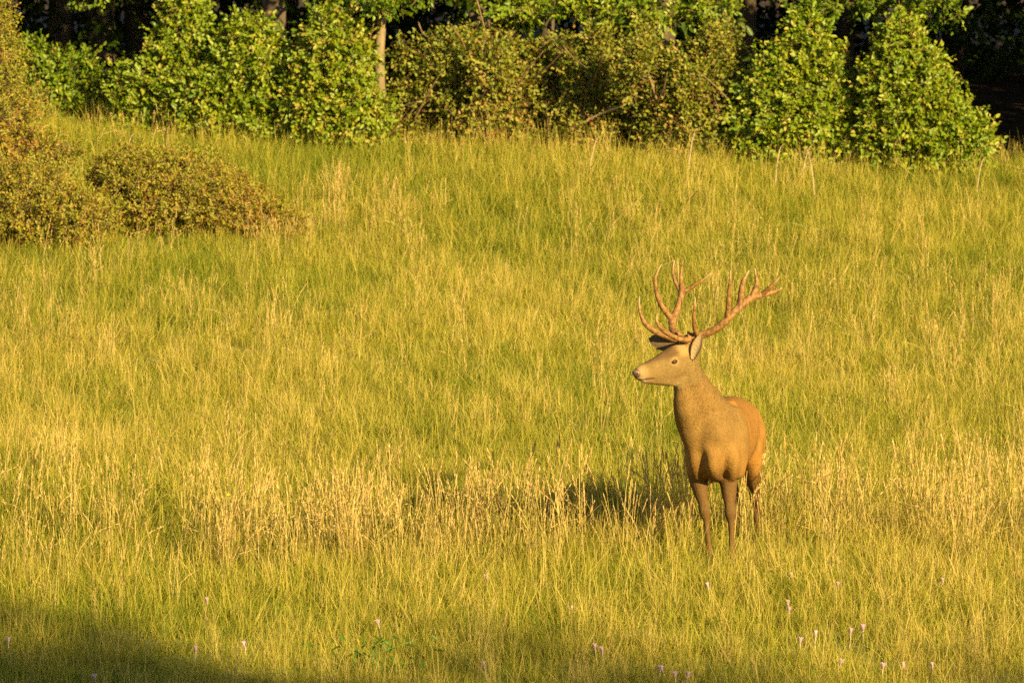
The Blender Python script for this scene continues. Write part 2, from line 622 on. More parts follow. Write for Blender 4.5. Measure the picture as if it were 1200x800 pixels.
# head
HA = R(27.0)
H0, H1 = sp(807, 416, -0.33), sp(744.5, 438.5, -0.55)
HF = unit(H1 - H0)
HS = unit(np.cross(np.array([0, 0, 1.0]), HF))     # towards the stag's left: right and nearer in the picture
HU = np.cross(HF, HS)
HLEN = float(np.linalg.norm(H1 - H0))


def hp(t, side=0.0, up=0.0):
    return H0 + HF * (t * HLEN) + HS * side + HU * up


def hrow(t, hw, hh, up=0.0, side=0.0):
    return [*hp(t, side, up), hw, hh]


parts.append(loft([hrow(-0.10, 0.035, 0.045, 0.01), hrow(-0.04, 0.07, 0.09, 0.0), hrow(0.10, 0.085, 0.118, -0.010), hrow(0.26, 0.088, 0.128, -0.022),
                   hrow(0.42, 0.079, 0.120, -0.028), hrow(0.58, 0.063, 0.103, -0.026), hrow(0.74, 0.052, 0.083, -0.018), hrow(0.88, 0.047, 0.064, -0.008),
                   hrow(0.96, 0.041, 0.050, -0.003), hrow(1.01, 0.027, 0.032, 0.0)], HS, 24, 5))
# jaw and cheek
parts.append(loft([hrow(0.02, 0.05, 0.07, -0.135), hrow(0.18, 0.060, 0.064, -0.148), hrow(0.40, 0.050, 0.050, -0.132), hrow(0.66, 0.037, 0.036, -0.098), hrow(0.90, 0.030, 0.024, -0.062)], HS, 14, 4))
for s in (1, -1):
    parts.append(loft([hrow(0.20, 0.02, 0.022, 0.040, s * 0.062), hrow(0.32, 0.028, 0.024, 0.034, s * 0.064), hrow(0.46, 0.018, 0.018, 0.022, s * 0.056)], HS, 10, 3))
    # pedicles under the antlers
    parts.append(loft([hrow(0.02, 0.03, 0.03, 0.05, s * 0.045), [*(hp(-0.01, s * 0.055, 0.125)), 0.028, 0.028]], HS, 12, 3))
# legs
FL_R = [row(818, 520, 0.06, 0.085, 0.12), row(817, 545, 0.05, 0.086, 0.115), row(818.5, 562, 0.03, 0.071, 0.09), row(822, 580, 0.01, 0.051, 0.058), row(824, 588, 0.0, 0.040, 0.045), row(825.3, 596, -0.008, 0.044, 0.048),
        row(826.8, 604, 0.0, 0.036, 0.038), row(828, 612, 0.006, 0.024, 0.028), row(830, 634, 0.0, 0.022, 0.027), row(831.5, 646, -0.005, 0.029, 0.034), row(832, 654, -0.03, 0.026, 0.03)]
FL_L = [row(853, 520, 0.02, 0.085, 0.12), row(853, 545, 0.0, 0.086, 0.115), row(853.5, 562, -0.02, 0.071, 0.09), row(854.5, 582, -0.04, 0.052, 0.058), row(855, 591, -0.048, 0.041, 0.045), row(855.8, 599, -0.06, 0.045, 0.048),
        row(856.2, 607, -0.05, 0.036, 0.038), row(857, 615, -0.045, 0.025, 0.029), row(857.5, 638, -0.05, 0.023, 0.027), row(858, 650, -0.055, 0.029, 0.034), row(858, 658, -0.08, 0.026, 0.03)]
HL_L = [row(877, 515, 0.86, 0.10, 0.19), row(880, 540, 0.86, 0.088, 0.16), row(881.5, 558, 0.90, 0.066, 0.11), row(883.5, 574, 0.98, 0.043, 0.062), row(885, 587, 1.05, 0.037, 0.05),
        row(886, 597, 1.055, 0.032, 0.040), row(887.5, 608, 1.03, 0.026, 0.032), row(888.5, 619, 1.00, 0.025, 0.030), row(889, 627, 0.985, 0.029, 0.034), row(889, 632, 0.96, 0.026, 0.03)]
HL_R = [row(845, 512, 0.94, 0.10, 0.19), row(849, 538, 0.96, 0.085, 0.15), row(854, 556, 1.00, 0.06, 0.10), row(859, 572, 1.08, 0.043, 0.062), row(861, 585, 1.15, 0.037, 0.05),
        row(862, 595, 1.155, 0.032, 0.040), row(862, 606, 1.13, 0.026, 0.032), row(862, 616, 1.10, 0.025, 0.030), row(862, 623, 1.085, 0.029, 0.034), row(862, 628, 1.06, 0.026, 0.03)]
for leg in (FL_R, FL_L, HL_L, HL_R):
    parts.append(loft(leg, (1, 0.15, 0), 14, 4))
# shoulder point, forearm bulge, brisket keel
for s_k in (1, -1):
    parts.append(loft([[*body_pt(0.10, s_k * 0.10, 0.92), 0.05, 0.06], [*body_pt(0.17, s_k * 0.125, 0.84), 0.062, 0.07], [*body_pt(0.13, s_k * 0.135, 0.75), 0.06, 0.075], [*body_pt(0.05, s_k * 0.125, 0.66), 0.05, 0.07]], BL, 14, 4))
    parts.append(loft([[*body_pt(-0.12, s_k * 0.09, 1.20), 0.03, 0.05], [*body_pt(-0.10, s_k * 0.155, 1.06), 0.05, 0.10], [*body_pt(-0.06, s_k * 0.19, 0.92), 0.05, 0.11], [*body_pt(-0.03, s_k * 0.185, 0.80), 0.04, 0.09]], BL, 14, 4))
parts.append(loft([[*body_pt(0.26, 0, 0.86), 0.05, 0.05], [*body_pt(0.23, 0, 0.74), 0.05, 0.05], [*body_pt(0.12, 0, 0.66), 0.045, 0.04], [*body_pt(-0.05, 0, 0.635), 0.05, 0.035]], BL, 14, 4))
# tail
parts.append(loft([[*body_pt(-1.20, 0, 1.06), 0.045, 0.04], [*body_pt(-1.30, 0, 1.0), 0.04, 0.035], [*body_pt(-1.32, 0, 0.88), 0.02, 0.02]], BL, 10, 3))


def remesh(V, Q, T, voxel, smooth):
    me = mesh_np('stag_body', V, Q, T)
    o = bpy.data.objects.new('stag_body', me)
    COL.objects.link(o)
    m = o.modifiers.new('remesh', 'REMESH')
    m.mode = 'VOXEL'
    m.voxel_size = voxel
    s = o.modifiers.new('smooth', 'SMOOTH')
    s.factor = 0.5
    s.iterations = smooth
    dg = bpy.context.evaluated_depsgraph_get()
    out = bpy.data.meshes.new_from_object(o.evaluated_get(dg))
    bpy.data.objects.remove(o)
    return out


def seg_dist(P, a, b):
    ab = b - a
    t = np.clip(((P - a) @ ab) / (ab @ ab), 0, 1)
    return np.linalg.norm(P - (a + t[:, None] * ab), axis=1), t


def sstep(x, a, b):
    t = np.clip((x - a) / (b - a), 0, 1)
    return t * t * (3 - 2 * t)


def coat_color(P):
    """the coat's own colours: tawny flanks, grey-brown neck, dark legs, pale muzzle, throat and rump"""
    f = lambda *c: np.array(c)[None]
    col = np.repeat(f(0.305, 0.150, 0.031), len(P), 0)
    s = P[:, :2] @ BF[:2]
    z = P[:, 2]

    def mix(w, c):
        nonlocal col
        w = np.clip(w, 0, 1)[:, None]
        col = col * (1 - w) + np.array(c)[None] * w
    mottled = 0.6 * noise2(P[:, 0] + P[:, 1] * 0.6, z * 0.6, 3, 26) + 0.4 * noise2(P[:, 0] + P[:, 1], z * 0.4, 4, 60)
    mix(0.75 * sstep(mottled, 0.35, 0.8), (0.235, 0.110, 0.023))
    # neck and chest greyer
    mix(0.85 * sstep(s, -0.10, 0.08) * sstep(z, 0.62, 1.0), (0.19, 0.115, 0.034))
    mix(0.5 * sstep(s, 0.0, 0.2) * (1 - sstep(z, 0.66, 0.95)), (0.24, 0.14, 0.038))
    # pale belly fold by the groin
    mix(0.75 * sstep(s, -0.75, -0.5) * (1 - sstep(s, -0.4, -0.2)) * (1 - sstep(z, 0.68, 0.80)), (0.36, 0.20, 0.06))
    # legs
    leg = 1 - sstep(z, 0.58, 0.74)
    mix(0.9 * leg * np.clip(sstep(s, -0.35, -0.1) + (1 - sstep(s, -0.9, -0.65)), 0, 1), (0.105, 0.060, 0.020))
    mix(0.45 * (1 - sstep(z, 0.30, 0.52)), (0.12, 0.067, 0.022))
    # nape: warm reddish line down the back of the neck
    nape_d, _ = seg_dist(P, sp(818, 420, -0.25), sp(842, 458, 0.02))
    mix(0.8 * (1 - sstep(nape_d, 0.03, 0.10)), (0.24, 0.105, 0.027))
    # head
    rel = P - H0
    t = (rel @ HF) / HLEN
    u = rel @ HU
    sd = rel @ HS
    axis_d = np.sqrt(u * u + sd * sd)
    onhead = sstep(t, -0.25, -0.05) * (1 - sstep(axis_d, 0.19, 0.22))
    mix(onhead * 0.9, (0.19, 0.122, 0.040))
    mix(onhead * sstep(u, 0.03, 0.065) * (1 - sstep(t, 0.8, 0.97)) * 0.85, (0.105, 0.058, 0.023))    # dark bridge
    mix(onhead * (1 - sstep(np.abs(t - 0.12), 0.06, 0.18)) * sstep(u, 0.0, 0.05) * 0.7, (0.40, 0.24, 0.09))  # brow tuft
    eye_d = np.linalg.norm(np.stack([(t - 0.365) * HLEN, u - 0.006], 1), axis=1)
    mix(onhead * (1 - sstep(eye_d, 0.022, 0.045)) * 0.75, (0.33, 0.215, 0.085))                     # eye ring
    mix(onhead * (1 - sstep(np.abs(eye_d - 0.017), 0.003, 0.012)) * 0.5, (0.14, 0.08, 0.035))
    mix(onhead * sstep(t, 0.22, 0.4) * (1 - sstep(u, -0.175, -0.14)) * 0.6, (0.46, 0.33, 0.16))                        # pale jaw underside
    mix(onhead * sstep(t, 0.78, 0.9) * 0.55, (0.36, 0.235, 0.11))
    mix(onhead * sstep(t, 0.86, 0.93) * (1 - sstep(u, -0.04, -0.03)) * 0.85, (0.55, 0.42, 0.25))   # chin
    mouth = (1 - sstep(np.abs(u + 0.040 + 0.10 * (1 - t)), 0.003, 0.009)) * sstep(t, 0.70, 0.76)
    mix(onhead * mouth * 0.9, (0.05, 0.03, 0.02))
    mix(onhead * sstep(t, 0.945, 0.985) * sstep(u, -0.03, -0.015), (0.045, 0.03, 0.025))            # nose pad
    streak = 0.90 + 0.20 * noise2(P[:, 0] * 1.2 + P[:, 1] * 0.5, z * 0.45, 9, 48)
    return np.clip(col * streak[:, None], 0.01, 1)


def coat_mat():
    m, N, L = new_mat('deer_coat')
    out = N.new('ShaderNodeOutputMaterial')
    p = N.new('ShaderNodeBsdfPrincipled')
    p.inputs['Roughness'].default_value = 0.8
    p.inputs['Specular IOR Level'].default_value = 0.15
    a = N.new('ShaderNodeAttribute')
    a.attribute_name = 'coat'
    tc = N.new('ShaderNodeTexCoord')
    n = N.new('ShaderNodeTexNoise')
    n.inputs['Scale'].default_value = 70
    n.inputs['Detail'].default_value = 5
    L.new(tc.outputs['Object'], n.inputs['Vector'])
    rp = ramp(N, [(0.3, (0.85, 0.85, 0.85)), (0.7, (1.12, 1.12, 1.12))])
    L.new(n.outputs[0], rp.inputs[0])
    mx = N.new('ShaderNodeMix')
    mx.data_type = 'RGBA'
    mx.blend_type = 'MULTIPLY'
    mx.inputs[0].default_value = 1.0
    L.new(a.outputs['Color'], mx.inputs[6])
    L.new(rp.outputs[0], mx.inputs[7])
    L.new(mx.outputs[2], p.inputs['Base Color'])
    b = N.new('ShaderNodeBump')
    b.inputs['Strength'].default_value = 0.5
    b.inputs['Distance'].default_value = 0.012
    L.new(n.outputs[0], b.inputs['Height'])
    L.new(b.outputs[0], p.inputs['Normal'])
    L.new(p.outputs[0], out.inputs[0])
    return m


M_COAT = coat_mat()


def antler_mat():
    m, N, L = new_mat('antler_horn')
    out = N.new('ShaderNodeOutputMaterial')
    p = N.new('ShaderNodeBsdfPrincipled')
    p.inputs['Roughness'].default_value = 0.6
    p.inputs['Specular IOR Level'].default_value = 0.3
    tc = N.new('ShaderNodeTexCoord')
    n = N.new('ShaderNodeTexNoise')
    n.inputs['Scale'].default_value = 38
    n.inputs['Detail'].default_value = 6
    L.new(tc.outputs['Object'], n.inputs['Vector'])
    rp = ramp(N, [(0.32, (0.10, 0.047, 0.014)), (0.5, (0.21, 0.105, 0.03)), (0.7, (0.31, 0.17, 0.055))])
    L.new(n.outputs[0], rp.inputs[0])
    a = N.new('ShaderNodeAttribute')
    a.attribute_name = 'tip'
    mx = N.new('ShaderNodeMix')
    mx.data_type = 'RGBA'
    mx.inputs[7].default_value = (0.50, 0.34, 0.17, 1)
    L.new(a.outputs['Fac'], mx.inputs[0])
    L.new(rp.outputs[0], mx.inputs[6])
    L.new(mx.outputs[2], p.inputs['Base Color'])
    b = N.new('ShaderNodeBump')
    b.inputs['Strength'].default_value = 0.5
    b.inputs['Distance'].default_value = 0.012
    L.new(n.outputs[0], b.inputs['Height'])
    L.new(b.outputs[0], p.inputs['Normal'])
    L.new(p.outputs[0], out.inputs[0])
    return m


M_ANTLER = antler_mat()
M_TINE = M_ANTLER
M_HOOF = plain_mat('hoof_horn', (0.03, 0.022, 0.018), 0.5, 0.4)
M_EYE = plain_mat('eye_dark', (0.035, 0.014, 0.008), 0.3, 0.3)
M_NOSE = plain_mat('nose_skin', (0.17, 0.10, 0.075), 0.45, 0.4)

stag = empty('stag', STAG)
tag(stag, 'red deer stag with branching antlers standing in the tall grass, head turned aside', 'deer')
bm_ = remesh(*join(parts), 0.0085, 14)
bm_.name = 'stag_body'
nv = len(bm_.vertices)
BV = np.empty(nv * 3, np.float32)
bm_.vertices.foreach_get('co', BV)
BV = BV.reshape(-1, 3).astype(float)
# melt the joints of the trunk, neck and shoulders into one hide
ed = np.empty(len(bm_.edges) * 2, np.int32)
bm_.edges.foreach_get('vertices', ed)
e0, e1 = ed.reshape(-1, 2).T
deg = np.bincount(e0, minlength=nv) + np.bincount(e1, minlength=nv)
wm = (sstep(BV[:, 2], 0.60, 0.72) * (1 - sstep(BV[:, 2], 1.28, 1.40)))[:, None] * 0.6
for _ in range(34):
    acc = np.stack([np.bincount(e0, BV[e1, c], nv) + np.bincount(e1, BV[e0, c], nv) for c in range(3)], 1) / deg[:, None]
    BV = BV + (acc - BV) * wm
bm_.vertices.foreach_set('co', BV.astype(np.float32).ravel())
bm_.update()
ca = bm_.attributes.new('coat', 'FLOAT_COLOR', 'POINT')
cc = coat_color(BV)
ca.data.foreach_set('color', np.concatenate([cc, np.ones((nv, 1))], 1).astype(np.float32).ravel())
bm_.polygons.foreach_set('use_smooth', np.ones(len(bm_.polygons), bool))
bm_.materials.clear()
body = link('body', bm_, M_COAT, stag)

# fur: short hairs lying along the body
bm_.calc_loop_triangles()
nt = len(bm_.loop_triangles)
ti = np.empty(nt * 3, np.int32)
bm_.loop_triangles.foreach_get('vertices', ti)
ti = ti.reshape(-1, 3)
A_, B_, C_ = BV[ti[:, 0]], BV[ti[:, 1]], BV[ti[:, 2]]
cr = np.cross(B_ - A_, C_ - A_)
area = np.linalg.norm(cr, axis=1)
NH = 110000
pick = rng.choice(nt, NH, p=area / area.sum())
u_, v_ = rng.uniform(size=NH), rng.uniform(size=NH)
sw = u_ + v_ > 1
u_[sw], v_[sw] = 1 - u_[sw], 1 - v_[sw]
HPn = unit(cr[pick])
HPp = A_[pick] + (B_ - A_)[pick] * u_[:, None] + (C_ - A_)[pick] * v_[:, None]
s_ = HPp[:, :2] @ BF[:2]
onbody = 1 - sstep(s_, -0.1, 0.12)
relh = HPp - H0
th = (relh @ HF) / HLEN
isneck = sstep(HPp[:, 2], 0.95, 1.1) * (1 - onbody)
ishead = sstep(th, 0.0, 0.1) * (HPp[:, 2] > 1.3) * (np.linalg.norm(relh - HF * (th * HLEN)[:, None], axis=1) < 0.2)
flow = (-BF)[None] * onbody[:, None] * 0.8 + np.array([0, 0, -1.0])[None] * (0.35 + 0.65 * (1 - onbody))[:, None]
flow = flow * (1 - ishead[:, None]) - HF[None] * ishead[:, None]
flow = unit(flow - HPn * (flow * HPn).sum(1, keepdims=True) + rng.normal(0, 0.18, (NH, 3)))
leg_ = 1 - sstep(HPp[:, 2], 0.5, 0.66)
hl = (0.010 + 0.010 * isneck) * (1 - 0.6 * np.maximum(ishead, leg_)) * rng.uniform(0.6, 1.3, NH)
hd = unit(flow + HPn * rng.uniform(0.0, 0.05, NH)[:, None])
hs = unit(np.cross(hd, HPn)) * (0.0011 + 0.0004 * isneck)[:, None]
HV = np.stack([HPp - hs - HPn * 0.002, HPp + hs - HPn * 0.002, HPp + hd * hl[:, None]], 1).reshape(-1, 3)
hc = coat_color(HPp) * rng.uniform(0.94, 1.1, NH)[:, None]
fur = link('fur', mesh_np('stag_fur', HV, None, np.arange(NH * 3).reshape(-1, 3), colors={'coat': np.repeat(hc, 3, 0)}), M_COAT, body)
fur['kind'] = 'stuff'
fur.data.polygons.foreach_set('use_smooth', np.ones(NH, bool))
fur.data.normals_split_custom_set_from_vertices(np.repeat(unit(HPn + hd * 0.25), 3, 0).tolist())

# hooves: two cloven claws each
for leg in (FL_R, FL_L, HL_L, HL_R):
    p = np.array(leg[-1][:3])
    g = float(ground_z(STAG[0] + p[0], STAG[1] + p[1])) - STAG[2]
    claws = []
    for s in (-1, 1):
        o_ = np.array([s * 0.019, 0, 0])
        claws.append(loft([[*(p + o_ * 0.6 + np.array([0, 0.015, 0.012])), 0.018, 0.028], [*(np.array([p[0], p[1] - 0.015, (p[2] + g) / 2 + 0.005]) + o_), 0.021, 0.036],
                           [*(np.array([p[0], p[1] - 0.035, g + 0.004]) + o_), 0.022, 0.045]], (1, 0, 0), 12, 3))
    link('hoof', mesh_np('hoof', *join(claws), smooth=True), M_HOOF, stag)

# eyes, nose
for s in (1, -1):
    c = hp(0.365, s * 0.0775, 0.006)
    V, q, t = loft([[*(c - HF * 0.026), 0.003, 0.003], [*(c - HF * 0.016), 0.012, 0.011], [*c, 0.016, 0.0145], [*(c + HF * 0.016), 0.012, 0.010], [*(c + HF * 0.026), 0.003, 0.003]], HS, 12, 3)
    link('eye', mesh_np('eye', V, q, t, smooth=True), M_EYE, stag)
nose_parts = [loft([hrow(0.93, 0.034, 0.022, 0.014), hrow(0.98, 0.037, 0.029, 0.006), hrow(1.01, 0.031, 0.026, 0.002), hrow(1.028, 0.014, 0.012, 0.0)], HS, 14, 3)]
nose = link('nose', mesh_np('nose', *join(nose_parts), smooth=True), M_NOSE, stag)
for s in (1, -1):
    c = hp(1.0, s * 0.034, 0.006)
    V, q, t = loft([[*(c - HU * 0.008), 0.003, 0.003], [*c, 0.006, 0.0045], [*(c + HU * 0.008 - HF * 0.004), 0.003, 0.003]], HF, 8, 2)
    link('nostril', mesh_np('nostril', V, q, t, smooth=True), M_EYE, nose)


# ears: cupped leaves
def ear(base, tip, open_dir, width, n=9):
    axis_ = tip - base
    L_ = np.linalg.norm(axis_)
    a = axis_ / L_
    o_ = unit(open_dir - a * (a @ open_dir))
    w = np.cross(a, o_)
    V, q = [], []
    m = 9
    for shell_ in (0.0, 0.007):
        for i in range(n):
            f = i / (n - 1)
            half = width * (math.sin(min(f * 1.15 + 0.16, 1.0) * math.pi * 0.5) * (1 - f**2.6) ** 0.6 + 0.06 * (1 - f))
            cup = 1.25 * (1 - f * 0.6)
            for k in range(m):
                g = (k / (m - 1) * 2 - 1)
                ang = g * cup
                V.append(base + a * (f * L_) + w * (half * math.sin(ang) / max(math.sin(cup), .6)) + o_ * (half * (1 - math.cos(ang)) * 0.9 - shell_))
    nn = n * m
    for sh in (0, 1):
        for i in range(n - 1):
            for k in range(m - 1):
                b0 = sh * nn + i * m + k
                f_ = (b0, b0 + 1, b0 + m + 1, b0 + m)
                q.append(f_ if sh == 0 else f_[::-1])
    for i in range(n - 1):
        for k in (0, m - 1):
            b0 = i * m + k
            q.append((b0, b0 + m, b0 + m + nn, b0 + nn))
    V = np.array(V)
    f = np.tile(np.repeat(np.linspace(0, 1, n), m), 2)
    edge = np.tile(np.tile(np.abs(np.linspace(-1, 1, m)), n), 2)
    inner = np.repeat([1.0, 0.0], nn)
    c0 = np.array([0.15, 0.10, 0.05])[None]
    c1 = np.array([0.42, 0.30, 0.15])[None]
    w_ = (inner * (1 - 0.55 * edge))[:, None]
    col = c0 * (1 - w_) + c1 * w_
    col = np.where((edge > 0.8)[:, None] & (inner > 0)[:, None], np.array([0.24, 0.15, 0.07])[None], col)
    me = mesh_np('ear', V, q, smooth=True, colors={'coat': col})
    return link('ear', me, M_COAT, stag)


ear(sp(812, 421, -0.43), sp(821.5, 391, -0.46), np.array([-0.45, -1.0, 0.1]), 0.046)
ear(sp(792, 404, -0.30), sp(760, 397, -0.20), np.array([-0.3, 0.9, 0.0]), 0.075)


# antlers, traced as curves in space: beam plus tines
def crop(zx, zy, Y):
    return sp(700 + zx / 4.615, 290 + zy / 4.615, Y)


def horn(name, pts, mat, parent, lump=0.05, seed=0):
    rows = [[*crop(x, y, Y), r * 1.12 + 0.001] for x, y, Y, r in pts]
    V, q, t = tube(rows, 12, 6, lump * 0.5, seed)
    n = (len(V) - 2) // 12
    f = np.concatenate([np.repeat(np.linspace(0, 1, n), 12), [0, 1]])
    o = link(name, mesh_np(name, V, q, t, smooth=True, attrs={'tip': 0.75 * sstep(f, 0.93 if name == 'antler' else 0.66, 1.0)}), mat, parent)
    if name == 'antler':      # the knobbly burr at its root
        A, Bq = np.array(rows[1][:3]), np.array(rows[2][:3])
        d = unit(Bq - A)
        V, q, t = tube([[*(A - d * 0.012), .030], [*(A - d * 0.004), .050], [*(A + d * 0.008), .050], [*(A + d * 0.018), .034]], 16, 3, 0.10, seed + 5)
        link('burr', mesh_np('burr', V, q, t, smooth=True, attrs={'tip': np.zeros(len(V))}), mat, o)
    return o


# the stag's own left antler sweeps out to the side
al = horn('antler', [(478, 505, -0.36, .030), (500, 490, -0.37, .031), (545, 475, -0.38, .026), (600, 462, -0.40, .024), (655, 430, -0.42, .023), (705, 385, -0.42, .024), (752, 338, -0.40, .024),
                     (815, 285, -0.36, .026), (865, 262, -0.32, .023), (930, 246, -0.27, .017), (975, 234, -0.24, .011), (998, 218, -0.22, .003)], M_ANTLER, stag)
for k, pts in enumerate([
        [(540, 476, -0.40, .016), (527, 440, -0.46, .014), (522, 380, -0.52, .011), (526, 320, -0.55, .008), (529, 272, -0.56, .002)],
        [(500, 500, -0.39, .021), (440, 492, -0.47, .018), (375, 462, -0.55, .015), (335, 425, -0.60, .011), (320, 392, -0.62, .007), (323, 362, -0.63, .002)],
        [(704, 386, -0.42, .020), (708, 320, -0.46, .016), (712, 240, -0.50, .012), (719, 175, -0.52, .007), (720, 126, -0.53, .002)],
        [(768, 322, -0.39, .022), (778, 262, -0.40, .020), (784, 205, -0.40, .016), (800, 160, -0.39, .010), (821, 122, -0.38, .002)],
        [(832, 275, -0.35, .020), (854, 225, -0.32, .017), (864, 190, -0.30, .013), (857, 150, -0.29, .007), (851, 110, -0.29, .002)],
        [(890, 255, -0.31, .016), (920, 228, -0.34, .014), (955, 195, -0.36, .009), (986, 160, -0.37, .002)]]):
    horn('tine', pts, M_TINE, al, seed=k)
# its right antler stands behind, rising
ar = horn('antler', [(446, 508, -0.28, .030), (436, 490, -0.26, .030), (415, 462, -0.20, .024), (405, 430, -0.14, .023), (408, 390, -0.08, .025), (428, 345, -0.03, .022), (446, 290, 0.02, .020), (458, 235, 0.06, .021),
                     (455, 190, 0.09, .014), (452, 140, 0.11, .010), (458, 100, 0.12, .005), (463, 72, 0.12, .002)], M_ANTLER, stag)
for k, pts in enumerate([
        [(440, 500, -0.29, .022), (380, 482, -0.30, .022), (310, 452, -0.30, .019), (258, 410, -0.29, .015), (232, 350, -0.27, .010), (226, 300, -0.26, .006), (229, 264, -0.25, .002)],
        [(405, 385, -0.08, .021), (372, 350, -0.09, .019), (340, 300, -0.11, .016), (318, 235, -0.13, .013), (313, 175, -0.14, .010), (326, 130, -0.14, .006), (346, 92, -0.14, .002)],
        [(450, 240, 0.06, .014), (432, 208, 0.10, .012), (414, 165, 0.13, .010), (408, 118, 0.15, .007), (418, 70, 0.16, .002)],
        [(460, 240, 0.06, .018), (490, 226, 0.05, .014), (535, 196, 0.03, .011), (575, 170, 0.02, .008), (613, 138, 0.01, .002)]]):
    horn('tine', pts, M_TINE, ar, seed=20 + k)

# ------------------------------------------------------------------ woodland edge: shrubs
def brownish(p0, rad, amt):
    def fn(V):
        d = np.linalg.norm((V - p0) * np.array([1, 0.6, 1]), axis=1)
        return amt * np.exp(-(d / rad) ** 2)
    return fn


D_ = 74.3
S1 = shrub('leafy_shrub', 'tall bright green broad-leaved shrub, topmost of the three beside the dead stalk', 'shrub', foot(215, D_),
           [px_lobe(215, 150, 75, 41, D_), px_lobe(205, 110, 67, 43, D_), px_lobe(212, 62, 33, 40, D_), px_lobe(215, 15, 24, 39, D_), px_lobe(222, -35, 18, 30, D_)],
           2850, M_BROAD, 21, 'leafy shrubs along the wood edge', bright=0.18, leaf=0.054, ratio=0.68, shell=(0.8, 1.08), face=0.8, rough=0.25, twig=0.2)
D_ = 73.9
S2 = shrub('leafy_shrub', 'dome-shaped bright green shrub under the dark tree trunk', 'shrub', foot(295, D_),
           [px_lobe(295, 145, 72, 46, D_), px_lobe(300, 95, 53, 48, D_), px_lobe(292, 50, 33, 28, D_), px_lobe(250, 120, 48, 41, D_)],
           3150, M_BROAD, 22, 'leafy shrubs along the wood edge', bright=0.16, leaf=0.054, ratio=0.68, shell=(0.8, 1.08), face=0.8, rough=0.25, twig=0.2)
D_ = 73.5
S3 = shrub('leafy_shrub', 'yellow-green broad-leaved shrub beside the slender sunlit trunk', 'shrub', foot(400, D_),
           [px_lobe(400, 145, 50, 46, D_), px_lobe(395, 95, 44, 46, D_), px_lobe(392, 50, 33, 33, D_), px_lobe(375, 125, 38, 46, D_)],
           2850, M_BROAD, 23, 'leafy shrubs along the wood edge', bright=0.26, leaf=0.054, ratio=0.68, shell=(0.8, 1.08), face=0.8, rough=0.25, twig=0.2)
D_ = 71.9
S4 = shrub('leafy_shrub', 'rounded cone of glossy green leaves beside the bare-twigged gap in the thicket', 'shrub', foot(938, D_),
           [px_lobe(935, 170, 75, 43, D_), px_lobe(935, 130, 65, 43, D_), px_lobe(940, 88, 48, 38, D_), px_lobe(945, 50, 24, 29, D_), px_lobe(905, 110, 27, 28, D_)],
           3450, M_BROAD, 24, 'leafy shrubs along the wood edge', bright=0.20, leaf=0.054, ratio=0.68, shell=(0.8, 1.08), face=0.8, rough=0.25, twig=0.2)
D_ = 71.6
S5 = shrub('leafy_shrub', 'broad cone-shaped green shrub standing against the blackest wood shade', 'shrub', foot(1072, D_),
           [px_lobe(1075, 172, 72, 46, D_), px_lobe(1072, 135, 58, 41, D_), px_lobe(1062, 95, 46, 36, D_), px_lobe(1056, 58, 26, 29, D_), px_lobe(1110, 155, 35, 31, D_)],
           3450, M_BROAD, 25, 'leafy shrubs along the wood edge', bright=0.22, leaf=0.054, ratio=0.68, shell=(0.8, 1.08), face=0.8, rough=0.25, twig=0.2)
# the thicket between
thick = [(500, 74.0, [(456, 145, 26, 30), (495, 155, 45, 30), (535, 150, 40, 32), (490, 112, 30, 30), (525, 100, 34, 32), (545, 70, 26, 24), (500, 78, 16, 24)], 'tangled small-leaved thicket bush full of bare twigs beside the slender trunk', 31, -0.05),
         (605, 73.6, [(585, 155, 40, 32), (630, 158, 42, 30), (600, 118, 36, 34), (640, 112, 34, 32), (575, 80, 22, 28), (618, 76, 30, 22), (655, 70, 18, 18)], 'small-leaved thicket bush with a pale broken branch, below the overhanging bough', 32, 0.0),
         (715, 73.0, [(690, 160, 36, 28), (735, 160, 40, 30), (680, 125, 30, 32), (722, 122, 36, 32), (755, 110, 26, 32), (700, 90, 24, 20), (748, 80, 20, 18)], 'dense olive-green thicket bush below the overhanging bough, with dead sticks on top', 33, -0.02),
         (800, 72.3, [(785, 168, 34, 28), (822, 165, 28, 26), (790, 128, 28, 30), (818, 118, 26, 30), (800, 88, 22, 22), (838, 90, 20, 16), (848, 130, 13, 26)], 'open twiggy thicket bush beside the rounded cone of glossy leaves', 34, -0.02)]
for px, D_, lb, lab, sd, br in thick:
    b0 = foot(px, D_)
    rsd = np.random.default_rng(sd)
    lb = lb + [(px + rsd.uniform(-65, 65), rsd.uniform(46, 105), rsd.uniform(7, 14), rsd.uniform(10, 24)) for _ in range(7)]
    shrub('thicket_bush', lab, 'shrub', b0, [px_lobe(a, b, c, d, D_ + rsd.uniform(-.3, .3)) for a, b, c, d in lb], 3000, M_THICK, sd, 'thicket bushes along the wood edge',
          k=8, twig=0.26, leaf=0.044, ratio=0.72, face=0.5, bright=br + 0.18, stem=0.02, shell=(0.75, 1.22), rough=0.3,
          tint_fn=brownish(b0 + np.array([-0.2, -0.6, 0.2]), 0.45, 0.18))
# small straggling bush at the far left gap
D_ = 74.8
shrub('straggling_bush', 'thin straggling green bush in the dark gap behind the russet mounds', 'shrub', foot(95, D_),
      [px_lobe(80, 68, 30, 9, D_), px_lobe(118, 100, 42, 9, D_), px_lobe(55, 95, 30, 20, D_), px_lobe(35, 60, 16, 14, D_), px_lobe(150, 115, 18, 7, D_), px_lobe(95, 85, 24, 8, D_), px_lobe(85, 128, 55, 16, D_)], 560, M_BROAD, 41,
      leaf=0.06, bright=0.05, stem=0.018, shell=(0.5, 1.15))

